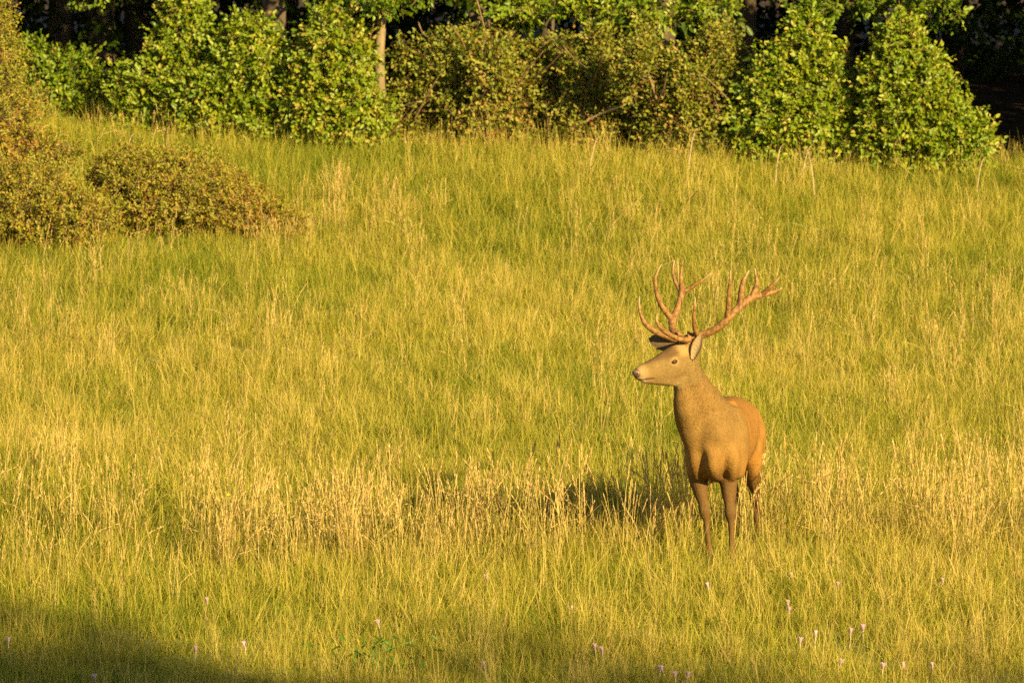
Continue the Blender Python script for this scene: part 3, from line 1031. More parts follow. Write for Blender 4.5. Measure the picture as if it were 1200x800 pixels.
# russet mounds in the meadow
gk = ground_at(215, 292)
D_ = gk[1] + 0.9
base_k = foot(215, D_)
shrub('mound_shrub', 'low russet-green dome of a shrub ending in a long slope on the grass', 'shrub', base_k,
      [px_lobe(170, 238, 68, 58, D_, 0.7), px_lobe(155, 208, 48, 34, D_ + 0.1, 0.5), px_lobe(215, 228, 70, 50, D_, 0.7), px_lobe(262, 248, 62, 40, D_ - 0.1, 0.6), px_lobe(312, 266, 46, 24, D_ - 0.1, 0.5)],
      4200, M_MOUND, 51, 'mound shrubs in the meadow corner', k=10, twig=0.16, leaf=0.028, ratio=0.62, face=0.6, bright=0.16, stem=0.02, shell=(0.82, 1.05), rough=0.10,
      inner_fill=0.15, tint_fn=brownish(at(300, 262, D_ - 0.5), 0.5, 0.16))
gl = ground_at(60, 300)
D_ = gl[1] + 0.5
shrub('mound_shrub', 'wide low yellow-green mound shrub in front of the tall russet bush', 'shrub', foot(45, D_),
      [px_lobe(80, 258, 55, 36, D_, 0.6), px_lobe(30, 240, 65, 50, D_, 0.7), px_lobe(-45, 245, 65, 52, D_, 0.7)],
      2600, M_MOUND, 52, 'mound shrubs in the meadow corner', k=10, twig=0.16, leaf=0.030, ratio=0.62, face=0.6, bright=0.16, stem=0.02, shell=(0.8, 1.06), rough=0.16, inner_fill=0.15)
D_ = gl[1] + 2.2
shrub('russet_bush', 'tall loose russet and green bush behind the low yellow-green mound', 'shrub', foot(25, D_),
      [px_lobe(15, 192, 50, 46, D_, 0.6), px_lobe(0, 145, 46, 55, D_, 0.6), px_lobe(-50, 130, 60, 90, D_, 0.7), px_lobe(2, 75, 24, 45, D_, 0.4), px_lobe(-8, 25, 24, 40, D_, 0.35), px_lobe(60, 178, 34, 20, D_, 0.4)],
      3000, M_MOUND, 53, k=10, twig=0.18, leaf=0.032, ratio=0.55, face=0.55, bright=0.08, stem=0.022, shell=(0.65, 1.12), rough=0.25, inner_fill=0.2,
      tint_fn=brownish(at(25, 178, D_ - 0.5), 0.3, 0.4))


# ------------------------------------------------------------------ trees of the wood
def crown_mesh(name, lobes, n, rs, leaf=0.15, k=7, twig=0.5, bright=0.0, shell=(0.55, 1.08)):
    (V, q, t), _ = sprays(lobes, n, rs, k, twig, leaf, 0.6, shell, inner=0.5, face=0.4, bright=bright, rough=0.15)
    return mesh_np(name, V, q, attrs={'tint': t})


def tree_parts(seed, h, r, spread, crown_low, leaf, n, twig=0.5, bright=0.0, lean=0.0):
    rs = np.random.default_rng(seed)
    tr = [[0, 0, -0.15, r * 1.5], [0.0, 0, 0.15, r * 1.15], [rs.normal(0, 0.05) + lean * 0.3, rs.normal(0, 0.05), h * 0.2, r], [rs.normal(0, 0.1) + lean * 0.6, rs.normal(0, 0.1), h * 0.5, r * 0.75], [lean, 0, h * 0.88, r * 0.15]]
    bits = [tube(tr, 12, 5, 0.03, seed)]
    lobes = []
    nl = 9
    for i in range(nl):
        f = i / (nl - 1)
        z = crown_low + (h * 0.92 - crown_low) * f
        w = spread * (0.62 + 0.55 * math.sin(math.pi * min(1, f * 0.85 + 0.12))) * (1 - 0.45 * f)
        a = i * 2.4 + rs.uniform(-0.4, 0.4)
        c = np.array([math.cos(a) * w * 0.45 + lean * f, math.sin(a) * w * 0.45, z + (h - crown_low) * 0.06])
        lobes.append((c, np.array([w * 0.75, w * 0.75, (h - crown_low) * 0.17])))
        z0 = max(z - 0.8, h * 0.15)
        bits.append(tube([[lean * z0 / h, 0, z0, r * (0.45 - 0.3 * f)], [*(c * 0.5 + np.array([0, 0, z0 * 0.5])), r * (0.3 - 0.18 * f)], [*(c + (c - np.array([0, 0, c[2]])) * 0.6), r * 0.05]], 6, 3))
    return join(bits), crown_mesh('tree_crown', lobes, n, rs, leaf, 7, twig, bright)


TREE_LIB = []
for sd, h, r, spr, low, lf, n in [(61, 11.0, 0.15, 2.6, 1.9, 0.15, 1500), (62, 12.5, 0.13, 3.0, 2.6, 0.16, 1700), (63, 10.0, 0.12, 2.3, 1.6, 0.14, 1300)]:
    (v, q, t), cm = tree_parts(sd, h, r, spr, low, lf, n)
    TREE_LIB.append((mesh_np('tree_trunk', v, q, t, smooth=True), cm))


def tree(name, label, pos, lib, rot=0.0, scale=1.0, group=None, bark=M_BARK):
    root = empty(name, pos)
    root.rotation_euler = (0, 0, rot)
    root.scale = (scale,) * 3
    tag(root, label, 'tree', group)
    link('trunk', TREE_LIB[lib][0], bark, root)
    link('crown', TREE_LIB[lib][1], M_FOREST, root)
    return root


# trees in view, standing in the shade behind the shrubs
for px, D_, lib, rot, sc, lab in [
        (322, 76.6, 1, 0.4, 1.0, 'dark-barked tree rising behind the dome-shaped bright green shrub'),
        (70, 82.0, 0, 1.9, 1.0, 'shaded tree rising behind the thin straggling bush'),
        (165, 82.5, 2, 2.6, 1.1, 'deep-shaded tree trunk in the gap behind the topmost green shrub'),
        (560, 78.0, 0, 4.0, 1.05, 'shaded tree behind the thicket bush with the pale broken branch'),
        (770, 77.0, 2, 5.2, 1.0, 'tree spreading low leafy boughs over the dense olive thicket'),
        (870, 78.5, 1, 0.9, 1.0, 'shaded tree behind the gap beside the rounded leafy cone'),
        (985, 80.5, 0, 3.1, 0.95, 'tree whose dim boughs hang between the two leafy cones'),
        (1118, 84.5, 1, 2.2, 1.0, 'tree lost in the blackest shade behind the broad leafy cone')]:
    tree('woodland_tree', lab, foot(px, D_), lib, rot, sc, 'trees at the wood edge')

# slender trunk catching the sun
root = empty('slender_tree', foot(447, 73.75))
tag(root, 'slender young tree with a bare sunlit grey trunk between green shrub and thicket', 'tree')
rs_ = np.random.default_rng(70)
link('trunk', mesh_np('slender_trunk', *tube([[0.02, 0, -0.1, .075], [0.0, 0, 0.3, .062], [-0.02, 0, 1.0, .056], [0.01, 0, 1.6, .052], [0.05, 0.05, 3.0, .045], [0.1, 0.2, 6.5, .01]], 12, 6, 0.02, 3), smooth=True), M_BARK_PALE, root)
link('crown', crown_mesh('slender_crown', [(np.array([0.1, 0.1, 3.3]), np.array([1.0, 0.9, 0.9])), (np.array([0.0, 0.3, 4.6]), np.array([1.2, 1.1, 1.0])), (np.array([0.1, 0.3, 5.9]), np.array([0.8, 0.8, 0.9]))], 500, rs_, 0.09, 8, 0.3), M_FOREST, root)


# low boughs that reach out into the light above the thicket and the cones
def bough_tree(px, D, lobes, label, seed, n, bright, leaf=0.06):
    b0 = foot(px, D)
    rs = np.random.default_rng(seed)
    rt = empty('overhanging_tree', b0)
    tag(rt, label, 'tree', 'trees leaning out of the wood')
    lb = [(at(a, b, d) - b0, np.array([w * d / FPX, 0.45, hh * d / FPX])) for a, b, w, hh, d in lobes]
    bits = [tube([[0, 0, -0.1, .11], [0.0, 0, 0.6, .085], [0.05, -0.05, 2.2, .075], [0.1, -0.1, 4.2, .05], [0.1, 0, 6.0, .01]], 10, 4, 0.03, seed)]
    for c, r in lb:
        z0 = max(1.2, c[2] + 0.25)
        bits.append(tube([[0.03, -0.03, z0, .03], [c[0] * 0.5, c[1] * 0.5, (z0 + c[2]) / 2 + 0.15, .02], [*c, .012], [*(c * np.array([1.2, 1.1, 0.97])), .003]], 6, 4))
    up_l = [(np.array([0.3, 0, 3.6]), np.array([1.6, 1.2, 0.8])), (np.array([-0.4, 0.2, 4.6]), np.array([1.5, 1.2, 0.9])), (np.array([0.1, 0.1, 5.6]), np.array([1.0, 1.0, 0.8]))]
    link('trunk', mesh_np('overhanging_trunk', *join(bits), smooth=True), M_BARK, rt)
    (V, q, t), (TV, TT) = sprays(lb, n, rs, 9, 0.22, leaf, 0.66, (0.2, 1.15), inner=0.2, face=0.4, bright=bright, rough=0.2)
    (V2, q2, t2), _ = sprays(up_l, 700, rs, 7, 0.4, 0.13, 0.6, (0.5, 1.1), inner=0.4)
    cr_ = link('crown', mesh_np('overhanging_crown', np.concatenate([V, V2]), np.concatenate([q, q2 + len(V)]), attrs={'tint': np.concatenate([t, t2])}), M_BROAD, rt)
    link('twigs', mesh_np('overhanging_twigs', TV, None, TT), M_TWIG, rt)['kind'] = 'stuff'


bough_tree(640, 76.4, [(612, 14, 40, 18, 74.0), (690, 8, 52, 20, 73.6), (758, 16, 50, 22, 73.4), (822, 6, 40, 18, 73.4), (720, -25, 110, 26, 73.9), (590, -10, 60, 20, 74.3)],
           'leafy tree reaching sunlit boughs out over the middle of the thicket', 81, 700, 0.08)
bough_tree(1066, 74.4, [(955, 5, 36, 18, 73.0), (1020, 2, 50, 18, 73.0), (1085, 6, 42, 24, 72.8), (1060, 40, 18, 22, 72.3), (1020, -30, 110, 26, 73.4)],
           'leafy tree whose low boughs hang just above the two leafy cones', 82, 600, -0.1)
bough_tree(398, 76.3, [(395, -5, 40, 22, 74.6), (330, -20, 60, 16, 74.8), (130, -25, 80, 26, 75.6), (448, 6, 26, 18, 73.4), (490, -8, 30, 12, 74.4)],
           'leafy tree reaching boughs out above the slender sunlit trunk', 83, 600, -0.05)

# the wood deeper in and beyond the picture's sides: shades the interior
deep = [(-18 + i * 3.4 + rng.uniform(-1, 1), yy + rng.uniform(-2, 2)) for yy in (91, 99, 107) for i in range(13)]
for k_ in range(17):
    x = -17 + k_ * 2.1 + rng.uniform(-0.6, 0.6)
    deep.append((x, 82.5 + rng.uniform(-1.2, 1.5)))
for n_, (x, y) in enumerate(deep):
    tree('woodland_tree', 'forest tree deep in the dark wood behind the edge trees', (x, y, float(ground_z(x, y))), n_ % 3, rng.uniform(0, 6), rng.uniform(0.95, 1.2), 'trees deep in the wood')
side = [(7.6, 72.2, 0), (9.6, 72.6, 2), (8.8, 75.0, 1), (11.8, 72.0, 0), (11.5, 75.5, 1), (14.2, 72.5, 2), (16.5, 72.5, 1), (19, 72, 0), (6.6, 74.2, 2),
        (-7.6, 75.5, 0), (-9.8, 75.0, 2), (-12, 76, 1), (-15, 76, 0)]
for n_, (x, y, lb) in enumerate(side):
    tree('woodland_tree', 'forest edge tree growing beyond the shrubs of the wood edge', (x, y, float(ground_z(x, y))), lb, rng.uniform(0, 6), rng.uniform(0.9, 1.1), 'trees further along the wood edge')
# undergrowth that closes the view through the wood, and the leafy skirt of the edge outside the frame
rs_ = np.random.default_rng(90)
lb = [(np.array([-16 + i * 2.0 + rs_.uniform(-.5, .5), 80.2 + rs_.uniform(-1, 1.2), 3.6 + rs_.uniform(-.3, .5)]), np.array([1.6, 0.9, 1.5])) for i in range(17)]
lb += [(np.array([-16 + i * 2.0, 86.5, 4.6]), np.array([1.9, 0.9, 2.6])) for i in range(17)] + [(np.array([-17 + i * 2.0, 89, 4.6]), np.array([1.9, 0.9, 2.6])) for i in range(18)]
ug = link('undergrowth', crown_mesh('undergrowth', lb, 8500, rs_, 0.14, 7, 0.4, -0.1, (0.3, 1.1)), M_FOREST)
tag(ug, 'dark mass of leafy undergrowth filling the wood behind the shrubs', 'undergrowth', kind='stuff')
for n_, (x, y) in enumerate([(6.9, 72.6), (8.6, 71.9), (10.5, 71.6), (12.6, 71.4), (-7.4, 74.6), (-9.4, 74.8)]):
    z = float(ground_z(x, y))
    shrub('edge_bush', 'leafy bush of the wood edge past the broad leafy cone' if x > 0 else 'leafy bush of the wood edge past the russet bush', 'shrub', (x, y, z),
          [((x, y, z + 0.8), (1.1, 0.8, 0.9)), ((x + 0.3, y + 0.1, z + 1.9), (0.95, 0.8, 0.9)), ((x - 0.2, y + 0.2, z + 2.8), (0.7, 0.6, 0.7))], 700, M_BROAD, 100 + n_,
          'bushes further along the wood edge', leaf=0.10, twig=0.3)

# ------------------------------------------------------------------ dead sticks in the thicket
st = [((470, 128), (492, 119), 73.3, .012), ((690, 143), (722, 127), 72.9, .014), ((722, 127), (731, 124), 72.85, .015), ((566, 62), (571, 38), 73.2, .012), ((556, 0), (570, 42), 73.3, .011), ((640, 78), (660, 60), 73.1, .012),
      ((618, 90), (637, 60), 73.1, .010), ((700, 82), (706, 62), 73.2, .011), ((672, 65), (688, 80), 73.1, .010), ((500, 115), (520, 80), 73.2, .012), ((460, 155), (485, 128), 73.0, .012), ((775, 105), (782, 85), 72.8, .011),
      ((840, 105), (815, 82), 72.4, .009), ((842, 145), (836, 110), 72.4, .009), ((566, 125), (570, 105), 73.0, .010), ((497, 35), (506, 46), 73.6, .010), ((428, 62), (438, 28), 73.9, .010), ((641, 140), (640, 120), 73.0, .007),
      ((780, 178), (787, 150), 72.4, .007), ((540, 55), (528, 28), 73.4, .010)]
stick_lab = 'bare dead stick poking out of the thicket'
for k_, (a, b, D_, r) in enumerate(st):
    D_ = float(np.interp(a[0], [400, 470, 560, 600, 680, 720, 780, 850], [73.5, 73.4, 73.2, 72.9, 72.5, 72.2, 71.7, 71.7]))
    A, Bq = at(*a, D_), at(*b, D_ - 0.12)
    A = A + (A - Bq) * 0.8 + np.array([0, 0.25, 0])
    m_ = (A + Bq) / 2 + rng.normal(0, 0.025, 3)
    o = link('stick', mesh_np('stick', *tube([[*(A - Bq), r], [*(m_ - Bq), r * 0.85], [0, 0, 0, r * 0.35]], 6, 4, 0.06, k_), smooth=True), M_DEADWOOD if k_ in (0, 1, 2, 3) else M_TWIG, None, tuple(Bq))
    tag(o, 'pale broken dead branch lying across the thicket' if k_ in (0, 1, 2, 3) else stick_lab, 'stick', 'pale broken branches in the thicket' if k_ in (0, 1, 2, 3) else 'dead sticks in the thicket')

# ------------------------------------------------------------------ trees behind the camera's right shoulder: their shade crosses the near grass
SH = [(-250, 740), (-60, 765), (100, 810), (270, 860), (450, 872), (650, 868), (830, 868), (1010, 866), (1190, 862), (1380, 860)]
for k_, (px, py) in enumerate(SH):
    for j_ in range(3):
        g = ground_at(px, py, 30)
        s = 40.0
        x, y = g[0] + SUN_H[0] * s - 2.5 * j_, g[1] + SUN_H[1] * s - 3.2 * j_
        top = g[2] + 0.25 + s * math.tan(SUN_EL)
        zg = float(ground_z(x, y))
        lib = (k_ + j_) % 3
        hgt = [11.0, 12.5, 10.0][lib]
        tree('field_tree', 'broad tree of the grove that shades the near grass', (x, y, zg), lib, 1.3 * k_ + j_, (top - zg) / hgt * (0.99 - 0.03 * j_), 'trees shading the near grass')

# ------------------------------------------------------------------ grass
def blades(n, rs, rad, h0, h1, w, lean, bend, seg=3):
    """n curved tapering blades round the origin"""
    a = rs.uniform(0, 2 * np.pi, n)
    rr = rad * np.sqrt(rs.uniform(0, 1, n))
    base = np.stack([np.cos(a) * rr, np.sin(a) * rr, np.full(n, -0.03)], 1)
    h = rs.uniform(h0, h1, n)
    az = rs.uniform(0, 2 * np.pi, n)
    d = np.stack([np.cos(az), np.sin(az), np.zeros(n)], 1)
    ln = np.abs(rs.normal(0, lean, n))
    bd = np.abs(rs.normal(0, bend, n))
    fa = rs.uniform(0, np.pi, n)
    side = np.stack([np.cos(fa), np.sin(fa), np.zeros(n)], 1)
    ww = w * rs.uniform(0.6, 1.3, n)
    V, q, t = [], [], []
    for i in range(seg):
        f = i / seg
        c = base + np.array([0, 0, 1.0]) * (h * (f - 0.35 * bd * f * f))[:, None] + d * (h * (ln * f + bd * f * f))[:, None]
        V += [c - side * (ww * (1 - 0.6 * f) / 2)[:, None], c + side * (ww * (1 - 0.6 * f) / 2)[:, None]]
    tip = base + np.array([0, 0, 1.0]) * (h * (1 - 0.35 * bd))[:, None] + d * (h * (ln + bd))[:, None]
    V.append(tip)
    m = 2 * seg + 1
    V = np.stack(V, 1).reshape(-1, 3)
    k = np.arange(n)[:, None] * m
    q = np.concatenate([k + np.array([[2 * i, 2 * i + 1, 2 * i + 3, 2 * i + 2]]) for i in range(seg - 1)], 0)
    t = k + np.array([[2 * seg - 2, 2 * seg - 1, 2 * seg]])
    return V, q, t, m


def grass_tile(seed, half, n_leaf, n_straw, w=0.0058, hs=1.0):
    """a square of mixed growth: leafy blades, thin upright straw, bowed dead blades"""
    rs = np.random.default_rng(seed)
    out, T, nv_ = [], [], 0
    for n, h0, h1, ww, lean, bend, t0, t1 in ((n_leaf, 0.05, 0.20, w, 0.42, 0.45, 0.05, 0.62), (n_straw, 0.16, 0.40, w * 0.75, 0.22, 0.16, 0.50, 1.0), (n_straw // 2, 0.14, 0.32, w * 0.75, 0.55, 0.55, 0.45, 1.0)):
        V, q, t, m = blades(n, rs, 0, h0 * hs, h1 * hs, ww, lean, bend)
        # gather the blades into loose tussocks inside the square
        nc = max(6, n // 9)
        cc_ = rs.uniform(-half, half, (nc, 2))
        ci_ = rs.integers(0, nc, n)
        o2 = cc_[ci_] + rs.normal(0, half * 0.22, (n, 2))
        V = V + np.repeat(np.concatenate([o2, np.zeros((n, 1))], 1), m, 0)
        T.append(np.repeat(np.clip(rs.uniform(t0, t1, n) + rs.normal(0, 0.11, nc)[ci_], 0, 1), m))
        out.append((V, q, t))
    V, Q, TT = join(out)
    return mesh_np('grass_tile', V, Q, TT, attrs={'tint': np.concatenate(T)})


def stalk_tuft(seed, n, rad, h0, h1):
    """seeding grass: thin culms with a narrow spike of spikelets, some bowed"""
    rs = np.random.default_rng(seed)
    Vs, Qs, Ts, Tn, nv_ = [], [], [], [], 0
    for i in range(n):
        a, rr = rs.uniform(0, 6.28), rad * math.sqrt(rs.uniform())
        h = rs.uniform(h0, h1)
        az = rs.uniform(0, 6.28)
        d = np.array([math.cos(az), math.sin(az), 0])
        ln = abs(rs.normal(0, 0.12))
        bd = abs(rs.normal(0, 0.08)) + (rs.uniform(0.25, 0.6) if rs.uniform() < 0.16 else 0)
        b = np.array([math.cos(a) * rr, math.sin(a) * rr, -0.03])
        f = np.linspace(0, 1, 7)
        C = b + np.outer(h * (f - 0.4 * bd * f**3), [0, 0, 1]) + np.outer(h * (ln * f + bd * f**3), d)
        fa = rs.uniform(0, 3.14)
        s = np.array([math.cos(fa), math.sin(fa), 0])
        w = 0.0052 * (1 - 0.5 * f)[:, None]
        V = np.concatenate([C - s * w / 2, C + s * w / 2])
        q = np.array([[k, k + 1, k + 8, k + 7] for k in range(6)])
        Vs.append(V)
        Qs.append(q + nv_)
        tint = rs.uniform(0.2, 0.75)
        Tn.append(np.full(14, tint))
        nv_ += 14
        # spike
        if rs.uniform() < 0.82:
            hl = rs.uniform(0.13, 0.22)
            m = 16
            for j in range(m):
                g = 1 - hl / h * (j / (m - 1))
                c = np.array([np.interp(g, f, C[:, x]) for x in range(3)])
                c2 = np.array([np.interp(min(1, g + 0.02), f, C[:, x]) for x in range(3)]) + (C[-1] - C[-2]) * 0.05
                ax = unit(c2 - c + np.array([0, 0, 1e-4]))
                fat = math.sin(math.pi * (0.12 + 0.8 * j / (m - 1)))
                o = unit(rs.normal(size=3))
                o = unit(o - ax * (o @ ax))
                s2 = np.cross(ax, o)
                L_, wd = 0.036 * rs.uniform(.8, 1.2), 0.0085
                out = o * (0.0075 * fat)
                p0, p3 = c + o * 0.001, c + ax * L_ + out
                Vs.append(np.array([p0, c + ax * L_ * 0.5 + out * 0.8 + s2 * wd / 2, p3, c + ax * L_ * 0.5 + out * 0.8 - s2 * wd / 2]))
                Qs.append(np.array([[0, 1, 2, 3]]) + nv_)
                Tn.append(np.full(4, min(1, tint + rs.uniform(0.1, 0.35))))
                nv_ += 4
        # a dry leaf or two on the culm
        for _ in range(2):
            g = rs.uniform(0.1, 0.55)
            c = np.array([np.interp(g, f, C[:, x]) for x in range(3)])
            az2 = rs.uniform(0, 6.28)
            d2 = np.array([math.cos(az2), math.sin(az2), 0])
            L_ = rs.uniform(0.12, 0.26)
            s2 = np.array([-d2[1], d2[0], 0]) * 0.003
            e1 = c + d2 * L_ * 0.3 + np.array([0, 0, L_ * 0.55])
            e2 = c + d2 * L_ * 0.75 + np.array([0, 0, L_ * rs.uniform(0.3, 0.75)])
            Vs.append(np.array([c - s2, c + s2, e1 + s2, e1 - s2, e2]))
            Qs.append(np.array([[0, 1, 2, 3]]) + nv_)
            Ts.append(np.array([[3, 2, 4]]) + nv_)
            Tn.append(np.full(5, rs.uniform(0.0, 0.6)))
            nv_ += 5
    return mesh_np('stalk_tuft', np.concatenate(Vs), np.concatenate(Qs), np.concatenate(Ts), attrs={'tint': np.concatenate(Tn)})


def tuft_library(name, meshes, mat):
    c = bpy.data.collections.new(name)
    for k, me in enumerate(meshes):
        me.materials.append(mat)
        o = bpy.data.objects.new(f'{name}_{k:02d}', me)
        c.objects.link(o)
    return c


def scatter(name, P, rot, scale, dry, lib, mat, idx, label, cat):
    """one stuff object: a point cloud that grows a tuft at each point"""
    me = mesh_np(name, P, attrs={'rot': rot, 'size': scale, 'dryness': dry})
    ia = me.attributes.new('pick', 'INT', 'POINT')
    ia.data.foreach_set('value', np.asarray(idx, np.int32))
    o = link(name, me, mat)
    tag(o, label, cat, kind='stuff')
    ng = bpy.data.node_groups.new(name, 'GeometryNodeTree')
    ng.interface.new_socket('Geometry', in_out='INPUT', socket_type='NodeSocketGeometry')
    ng.interface.new_socket('Geometry', in_out='OUTPUT', socket_type='NodeSocketGeometry')
    N, L = ng.nodes, ng.links
    gi, go = N.new('NodeGroupInput'), N.new('NodeGroupOutput')
    m2p = N.new('GeometryNodeMeshToPoints')
    ci = N.new('GeometryNodeCollectionInfo')
    ci.inputs['Collection'].default_value = lib
    ci.inputs['Separate Children'].default_value = True
    ci.inputs['Reset Children'].default_value = True
    iop = N.new('GeometryNodeInstanceOnPoints')
    iop.inputs['Pick Instance'].default_value = True

    def attr(nm, typ='FLOAT'):
        a = N.new('GeometryNodeInputNamedAttribute')
        a.data_type = typ
        a.inputs[0].default_value = nm
        return a.outputs[0]
    L.new(gi.outputs[0], m2p.inputs['Mesh'])
    L.new(m2p.outputs[0], iop.inputs['Points'])
    L.new(ci.outputs[0], iop.inputs['Instance'])
    L.new(attr('pick', 'INT'), iop.inputs['Instance Index'])
    cx = N.new('ShaderNodeCombineXYZ')
    L.new(attr('rot'), cx.inputs[2])
    e2r = N.new('FunctionNodeEulerToRotation')
    L.new(cx.outputs[0], e2r.inputs[0])
    L.new(e2r.outputs[0], iop.inputs['Rotation'])
    L.new(attr('size'), iop.inputs['Scale'])
    sna = N.new('GeometryNodeStoreNamedAttribute')
    sna.data_type = 'FLOAT'
    sna.domain = 'INSTANCE'
    sna.inputs['Name'].default_value = 'dry'
    L.new(iop.outputs[0], sna.inputs['Geometry'])
    L.new(attr('dryness'), sna.inputs['Value'])
    L.new(sna.outputs[0], go.inputs[0])
    md = o.modifiers.new('tufts', 'NODES')
    md.node_group = ng
    return o


def spread_points(density, y0, y1, wide, rs, cap=None):
    xm = wide(y1)
    n = int(density * (y1 - y0) * 2 * xm)
    y = rs.uniform(y0, y1, n)
    x = rs.uniform(-xm, xm, n)
    k = np.abs(x) < wide(y)
    x, y = x[k], y[k]
    k = y < edge_y(x) + 0.5 + 0.5 * np.sin(x * 2.1)
    return x[k], y[k]


view_w = lambda y: 0.076 * np.asarray(y) + 2.2
gr = np.random.default_rng(200)

# leafy grass of the meadow, in half-metre sods
lib_g = tuft_library('meadow_sods', [grass_tile(300 + k, 0.29, 720, 62) for k in range(14)], M_GRASS)


def height_map(x, y):
    h = 0.82 + 0.26 * noise2(x, y, 5, 0.7) + 0.18 * noise2(x, y, 6, 1.9)
    h *= np.interp(y, [42, 46.5, 49, 51, 56, 66, 72, 76], [0.80, 0.90, 1.12, 1.15, 0.9, 0.88, 1.1, 1.2])
    near = np.exp(-((x - 1.55) ** 2 / 0.5 + (y - 49.7) ** 2 / 0.5))
    hind = np.exp(-((x - 1.84) ** 2 / 0.10 + (y - 50.1) ** 2 / 0.9))
    return h * (1 + 0.05 * near) * (1 - 0.5 * hind)


def dry_map(x, y):
    d = 0.34 * (noise2(x, y * 0.5, 7, 0.5) - 0.5) + 0.30 * (noise2(x, y * 0.5, 8, 1.3) - 0.5)
    return d + np.interp(y, [40, 46, 49, 51, 54, 57, 60, 63, 67, 72, 80], [0.08, 0.09, 0.10, 0.12, 0.03, 0.0, 0.07, 0.06, -0.02, -0.13, -0.17])


def sods(pitch, y0, y1, x1, rs, keep):
    X, Y = np.meshgrid(np.arange(-x1, x1, pitch), np.arange(y0, y1, pitch))
    X = X + (np.arange(X.shape[0]) % 2)[:, None] * pitch * 0.5
    X, Y = X.ravel() + rs.uniform(-.2, .2, X.size) * pitch, Y.ravel() + rs.uniform(-.2, .2, Y.size) * pitch
    k = keep(X, Y)
    return X[k], Y[k]


x, y = sods(0.5, 41, 76.5, 9, gr, lambda x, y: (np.abs(x) < view_w(y)) & (y < edge_y(x) + 0.5 + 0.5 * np.sin(x * 2.1)))
scatter('meadow_grass', np.stack([x, y, ground_z(x, y)], 1), gr.integers(0, 4, len(x)) * math.pi / 2 + gr.uniform(-.3, .3, len(x)), height_map(x, y) * gr.uniform(0.9, 1.1, len(x)), dry_map(x, y) + gr.normal(0, 0.03, len(x)),
        lib_g, M_GRASS, gr.integers(0, 14, len(x)), 'yellow-green meadow grass covering the whole slope', 'grass')

# tall dry seeding grass: a thick belt across the slope by the stag, scattered elsewhere
lib_s = tuft_library('stalk_tufts', [stalk_tuft(400 + k, 8, 0.13, 0.42, 0.76) for k in range(12)], M_STRAW)
x, y = spread_points(26, 43.0, 76.0, view_w, gr)
belt = np.exp(-((y - 50.65 - 0.2 * np.sin(x * 0.9)) / 0.95) ** 2)
patch = sstep(noise2(x, y * 0.5, 15, 0.6), 0.45, 0.85)
p = 0.66 * belt * (0.65 + 0.4 * noise2(x, y, 16, 1.1)) + 0.10 * patch + 0.035 + 0.06 * np.exp(-((y - 59.5) / 2.0) ** 2)
p += 0.4 * np.exp(-((x - 0.2) ** 2 / 1.2 + (y - 50.25) ** 2 / 0.25))
p *= np.where(y < 47.2, 0.25, 1.0)
p *= 1 - 0.8 * np.exp(-((x - 1.62) ** 2 / 0.12 + (y - 49.55) ** 2 / 0.3))
p *= 1 - 0.6 * ((np.abs(x - 1.6) < 0.32) & (y > 48.3) & (y < 49.9))
p *= 1 - 0.96 * np.exp(-((x - 1.84) ** 2 / 0.06 + (y - 49.9) ** 2 / 1.2))
p *= 1 - 0.65 * np.exp(-((x - 2.25) ** 2 / 0.2 + (y - 50.35) ** 2 / 0.35))
k = gr.uniform(size=len(x)) < p
x, y, belt = x[k], y[k], belt[k]
sz = (0.62 + 0.40 * belt) * gr.uniform(0.8, 1.2, len(x))
scatter('dry_seed_grass', np.stack([x, y, ground_z(x, y)], 1), gr.uniform(0, 6.28, len(x)), sz, gr.uniform(-0.2, 0.25, len(x)), lib_s, M_STRAW, gr.integers(0, 12, len(x)),
        'tall straw-coloured grass stalks with seed heads, thickest beside the stag', 'dry grass')

# coarser grass on the rest of the meadow, outside the frame
lib_c = tuft_library('outer_sods', [grass_tile(500 + k, 0.6, 500, 90, 0.013, 1.1) for k in range(5)], M_GRASS)
x, y = sods(1.0, 1, 76, 30, gr, lambda x, y: ((np.abs(x) > view_w(y) - 0.2) | (y < 41.2)) & (y < edge_y(x) + 0.5))
scatter('outer_meadow_grass', np.stack([x, y, ground_z(x, y)], 1), gr.uniform(0, 6.28, len(x)), gr.uniform(0.8, 1.1, len(x)), dry_map(x, y), lib_c, M_GRASS, gr.integers(0, 5, len(x)),
        'meadow grass continuing on both sides and towards the viewer', 'grass')

# ------------------------------------------------------------------ autumn crocuses and a few other flowers
M_PINK = leaf_mat('crocus_petal', [(0, (0.62, 0.36, 0.46)), (1, (0.72, 0.52, 0.58))], trans=0.4, rough=0.5, spec=0.3)
M_YEL = leaf_mat('yellow_petal', [(0, (0.75, 0.50, 0.02)), (1, (0.85, 0.62, 0.03))], trans=0.3, rough=0.5, spec=0.3)
M_STEMP = plain_mat('flower_stem', (0.45, 0.40, 0.26), 0.5, 0.3)
M_STEMG = plain_mat('green_stem', (0.10, 0.17, 0.03), 0.6, 0.3)


def petal_mesh(length, width, open_):
    V, q = [], []
    for i in range(5):
        f = i / 4
        w = width * math.sin(math.pi * (0.12 + 0.80 * f)) * 0.5
        out = length * (0.10 + open_ * f * f)
        zz = length * (f - 0.25 * open_ * f * f)
        V += [(out - 0.004 * (w > 0.004), -w, zz), (out + 0.003, 0, zz), (out - 0.004 * (w > 0.004), w, zz)]
    for i in range(4):
        for k in range(2):
            q.append((i * 3 + k, i * 3 + k + 1, i * 3 + k + 4, i * 3 + k + 3))
    return mesh_np('petal', V, q, attrs={'tint': np.tile(np.linspace(0.2, 1, 5).repeat(3), 1)}, smooth=True)


